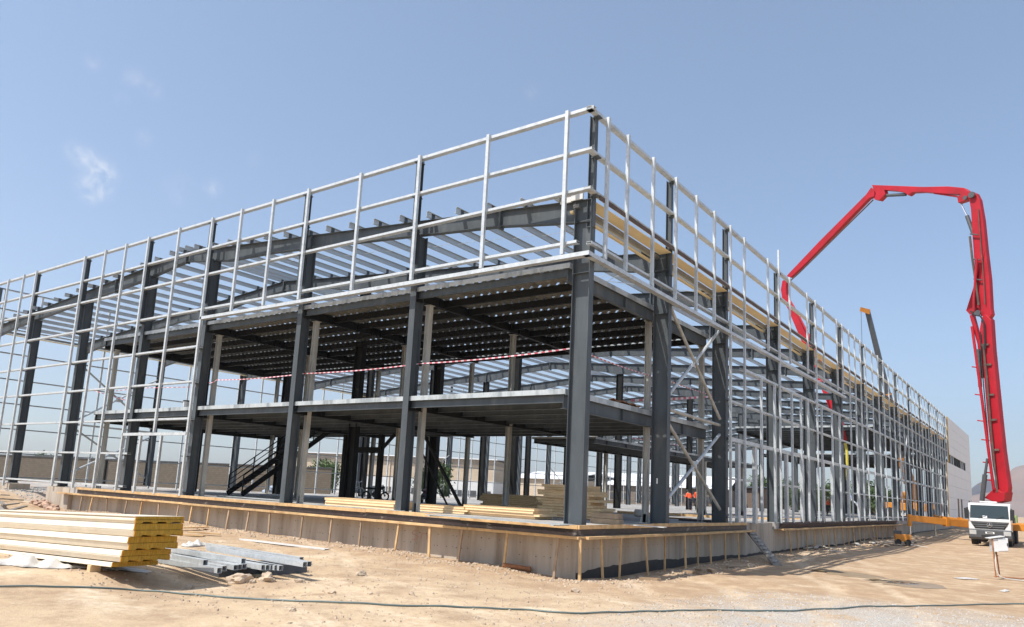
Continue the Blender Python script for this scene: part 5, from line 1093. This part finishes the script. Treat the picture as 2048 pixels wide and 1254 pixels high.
bank(1010, 1002, 150, 1130, 1008, 140, 4.4, 22, 'low beige warehouse with white gable roof left of the corner column', [(0, 4.4, beigebr)])
e2, a, c, nb, ax, L_ = bank(1135, 1008, 150, 1455, 1020, 138, 3.9, 26, 'long low warehouse with broad white roof behind the corner column', [(0, 3.9, brickmat('brown_block', (.22, .18, .145), (.19, .15, .12), (.14, .12, .1)))], rz_=2.6)
for k in range(12): p = a+ax*(L_*(k+.3)/12)-nb*.05; mb = MB(); mb.bar(p+V((0, 0, 1.9)), p+ax*1.6+V((0, 0, 1.9)), .06, 1.1); mb.build('window', chass, e2)
bank(1458, 1020, 150, 1520, 1022, 146, 4.6, 14, 'small brown brick building right of the white-roofed warehouse', [(0, 4.6, brickmat('brown_brick', (.20, .14, .11), (.17, .12, .09), (.13, .11, .09), bw=.25, bh=.08))], roof=chass, rz_=.3)
# pipe bundle / bags behind stair
for k in range(9):
    p = onplane(535+k*4.6+(k % 3), 984-(k % 3)*5, 2, .0+(k % 3)*.30) if k % 3 else onplane(535+k*4.6, 984, 2, .0); p = wp(535+k*5, 984-(k % 3)*4, 60); mb = MB(); mb.blob((0, 0, 0), .42, k, 2, .15, (1.2, .8, .5)); tag(mb.build('cement_bag', bluebag, loc=tuple(p), smooth=True), 'blue-grey sack in the heap behind the black staircase', 'sack', 'heap of sacks behind the staircase')
# trees
leafm = mat('tree_foliage', (.045, .085, .022), .65, 0, .45, 1.2, col2=(.085, .125, .035), f2=(.45, .65), s2=2.5, rnd=.25)
barkm = mat('tree_bark', (.11, .085, .06), .9, 0, .25, 6)
def crown(seed, w_, h_, n, ls):
    rs = random.Random(seed); mb = MB(); cl_ = []
    for k in range(16): an = rs.random()*6.28; r = rs.random()**.6*w_*.36; z = rs.uniform(.10, .92)*h_; f = 1-.55*max(0, z/h_-.45)/.55; cl_.append((cos(an)*r*f, sin(an)*r*f, z, rs.uniform(.16, .30)*w_))
    for k in range(n):
        c_ = cl_[rs.randrange(16)]; d = V((rs.gauss(0, 1), rs.gauss(0, 1), rs.gauss(0, .8))).normalized()*c_[3]*rs.uniform(.35, 1.1)
        p = V(c_[:3])+d; t = V((rs.gauss(0, 1), rs.gauss(0, 1), rs.gauss(0, 1))).normalized(); q = t.orthogonal().normalized(); r = ls*rs.uniform(.5, 1.3); q2 = t.cross(q)
        mb.quad(p-q*r, p-q2*r*.5, p+q*r, p+q2*r*.5)
    me_ = bpy.data.meshes.new('crown'); me_.from_pydata(mb.v, [], mb.f); me_.materials.append(leafm); return me_
crowns = [crown(s_, 4.2, 4.4, 2600, .16) for s_ in (1, 2, 3)]
def trunkmesh(h):
    mb = MB(); mb.tube([(0, 0, -.3), (.04, 0, .8), (-.03, .05, 1.7), (.05, 0, h)], [.17, .13, .10, .03], 8)
    for a in range(5): mb.tube([(0, 0, .9+a*.22), (cos(a*1.3)*.6, sin(a*1.3)*.6, 1.7+a*.3), (cos(a*1.3)*1.1, sin(a*1.3)*1.1, 2.4+a*.3)], [.07, .04, .015], 6)
    me_ = bpy.data.meshes.new('trunk'); me_.from_pydata(mb.v, [], mb.f); me_.materials.append(barkm); return me_
tm = trunkmesh(3.4)
def tree(P, s_, ci, label, grp=None, sh=1):
    e_ = empty('tree', P, local=True, rz=random.random()*6); e_.scale = (s_*sh, s_*sh, s_); tag(e_, label, 'tree', grp)
    o = bpy.data.objects.new('crown', crowns[ci]); C.objects.link(o); o.parent = e_; o.location = (0, 0, .5)
    o = bpy.data.objects.new('trunk', tm); C.objects.link(o); o.parent = e_
rs = random.Random(11)
for k in range(26):
    u = 1522+k*10.4+rs.uniform(-4, 4); d = rs.uniform(150, 185); p = wp(u, 1030, d); p.z = -1.1; tree(p, rs.uniform(1.05, 1.5)*(1.1 if k % 5 == 0 else 1), k % 3, 'bushy green tree in the row beyond the far side of the hall', 'row of green trees beyond the hall', 1.3)
for (u, d, s_, lb) in ((640, 88, .95, 'dark leafy tree in front of the beige warehouse, seen through the steel goal frame'), (665, 92, .8, 'smaller leafy tree right of the one seen through the goal frame'), (868, 80, .95, 'rounded green tree behind the slanted props'), (850, 84, .7, 'low green bush left of the rounded tree behind the props'), (75, 100, .72, 'tree top showing above the boundary wall at the left'), (98, 104, .66, 'second tree top above the boundary wall at the left'), (165, 110, .7, 'small tree top above the boundary wall further right'), (985, 120, .8, 'dark shrub right of the beige warehouse'), (1440, 130, .8, 'tree between the white-roofed warehouse and the brown building')):
    p = wp(u, 980, d); p.z = -.6; tree(p, s_, int(u) % 3, lb)
# poles
for (u, vt, d, lb) in ((1962, 966, 190, 'thin utility pole standing before the mountains'), (88, 900, 120, 'lamp mast rising behind the boundary wall'),):
    a = wp(u, vt, d); mb = MB(); mb.cyl((a.x, a.y, -1), tuple(a), .16, 8); mb.bar(a-V((.8, 0, .3)), a+V((.8, 0, -.3)), .15, .15); tag(mb.build('utility_pole', greywood), lb, 'pole')
# mixer truck cut off at the right edge
e = empty('concrete_mixer_truck', (11.6, 58, -1.1), local=True, rz=R(0)); tag(e, 'concrete mixer lorry with pale green drum cut off by the right picture edge', 'truck')
mb = MB(); mb.tube([(0, 0, 2.2), (0, 1.0, 2.45), (0, 3, 2.6), (0, 4.2, 2.5), (0, 5.0, 2.7)], [.5, 1.05, 1.2, .9, .45], 20); mb.build('drum', green, e, smooth=True)
mb = MB(); mb.box(-.5, .5, -2.5, 5.8, .9, 1.25); mb.box(-1.1, -.9, -1, 5, 1.25, 1.4); mb.box(-1.24, -1.0, -1, 4, 1.0, 1.25); mb.build('chassis', mat('red_locker', (.45, .03, .02), .5), e)
mb = MB(); mb.poly([(-2.6, .9), (-2.6, 2.9), (-.8, 2.9), (-.8, .9)], 'x', -1.2, 1.2); mb.build('cab', white, e, bevel=.05)
mb = MB(); mb.hexa([(-1.1, -2.62, 1.9), (1.1, -2.62, 1.9), (1.1, -2.58, 1.9), (-1.1, -2.58, 1.9), (-1.1, -2.62, 2.7), (1.1, -2.62, 2.7), (1.1, -2.58, 2.7), (-1.1, -2.58, 2.7)]); mb.build('windscreen', glass, e)
mb = MB(); mb.tube([(-.9, 5.2, 1.3), (-.9, 5.2, 3.0), (.9, 5.2, 3.0), (.9, 5.2, 1.3)], .05, 8); mb.tube([(-1, 0, 1.4), (-1, .4, 2.6), (-1, 4, 3.4)], .04, 8); mb.build('drum_frame', green, e)
for y in (-1.7, 2.4, 3.7):
    for sx in (-1, 1): mb = MB(); mb.cyl((sx*.8, y, .5), (sx*1.2, y, .5), .5, 20); mb.build('wheel', black, e)
# hills
def hill(name, pts, d, depth, mt, label, base=-3, rough=1):
    """ridge profile given as picture points at a real distance, with a real sloping body"""
    P = [wp(u, v, d) for u, v in pts]; rows = []; n = 40; mb = MB(); m_ = 12
    for i in range(n+1):
        f = i/n*(len(P)-1); k = min(int(f), len(P)-2); p = P[k].lerp(P[k+1], f-k); out_ = V((p.x-CX, p.y-CY, 0)).normalized()
        for j in range(m_+1):
            g = j/m_; q = p-out_*depth*(1-g); h = base+(p.z-base)*(g**1.15)
            nn = noise.noise(V((q.x*.006, q.y*.006, d)))*.5+noise.noise(V((q.x*.02, q.y*.02, d)))*.3
            q = q+out_*(nn*depth*.15*rough); h += (nn*.24*(p.z-base)*rough*sin(pi*g)*1.0)+(noise.noise(V((q.x*.03, q.y*.03, 3)))*.05*(p.z-base)*g)
            mb.v.append((q.x, q.y, h))
        mb.v.append((p.x+out_.x*depth*.6, p.y+out_.y*depth*.6, base))
    s_ = m_+2
    for i in range(n):
        for j in range(s_-1): a = i*s_+j; mb.f.append((a, a+s_, a+s_+1, a+1)); mb.mi.append(0)
    o = mb.build(name, mt, smooth=True); return tag(o, label, 'hills', kind='structure')
hb = mat('brown_rocky_hill', (.25, .175, .14), .95, 0, .2, .01, col2=(.20, .15, .13), f2=(.45, .6), s2=.02); hd = mat('dark_rocky_hill', (.05, .042, .05), .95, 0, .2, .01)
hill('hills', [(1890, 1024), (1925, 992), (1945, 975), (1958, 966), (1970, 960), (1985, 957), (2000, 966), (2030, 962), (2060, 975), (2120, 970), (2200, 1000)], 2600, 700, hd, 'dark mountain ridge in the distance right of the clad wall')
hill('hills', [(1780, 1024), (1850, 1010), (1900, 1003), (1940, 992), (1985, 984), (2005, 960), (2025, 938), (2048, 930), (2080, 918), (2150, 900), (2260, 930), (2400, 1010)], 1700, 600, hb, 'pinkish brown hill behind the pump truck at the right edge')
hill('hills', [(1500, 1014), (1600, 1008), (1700, 1004), (1800, 998), (1900, 1006), (2000, 1016), (2100, 1026)], 2300, 500, hb, 'low pale hills on the horizon beyond the trees')
# ---------------------------------------------------------------- haze
hz_ = MB(); hz_.box(-3200, 2600, -700, 4200, -45, 420); ho = hz_.build('haze', []); tag(ho, 'thin dusty haze in the air over the site', 'haze', kind='stuff')
hm = bpy.data.materials.new('haze'); hm.use_nodes = True; hm.node_tree.nodes.clear(); pv = N(hm.node_tree, 'ShaderNodeVolumePrincipled'); om = N(hm.node_tree, 'ShaderNodeOutputMaterial')
pv.inputs['Color'].default_value = (.86, .89, .94, 1); pv.inputs['Density'].default_value = .00022; pv.inputs['Anisotropy'].default_value = .3; hm.node_tree.links.new(pv.outputs[0], om.inputs['Volume']); ho.data.materials.append(hm)
sc.cycles.volume_bounces = 0
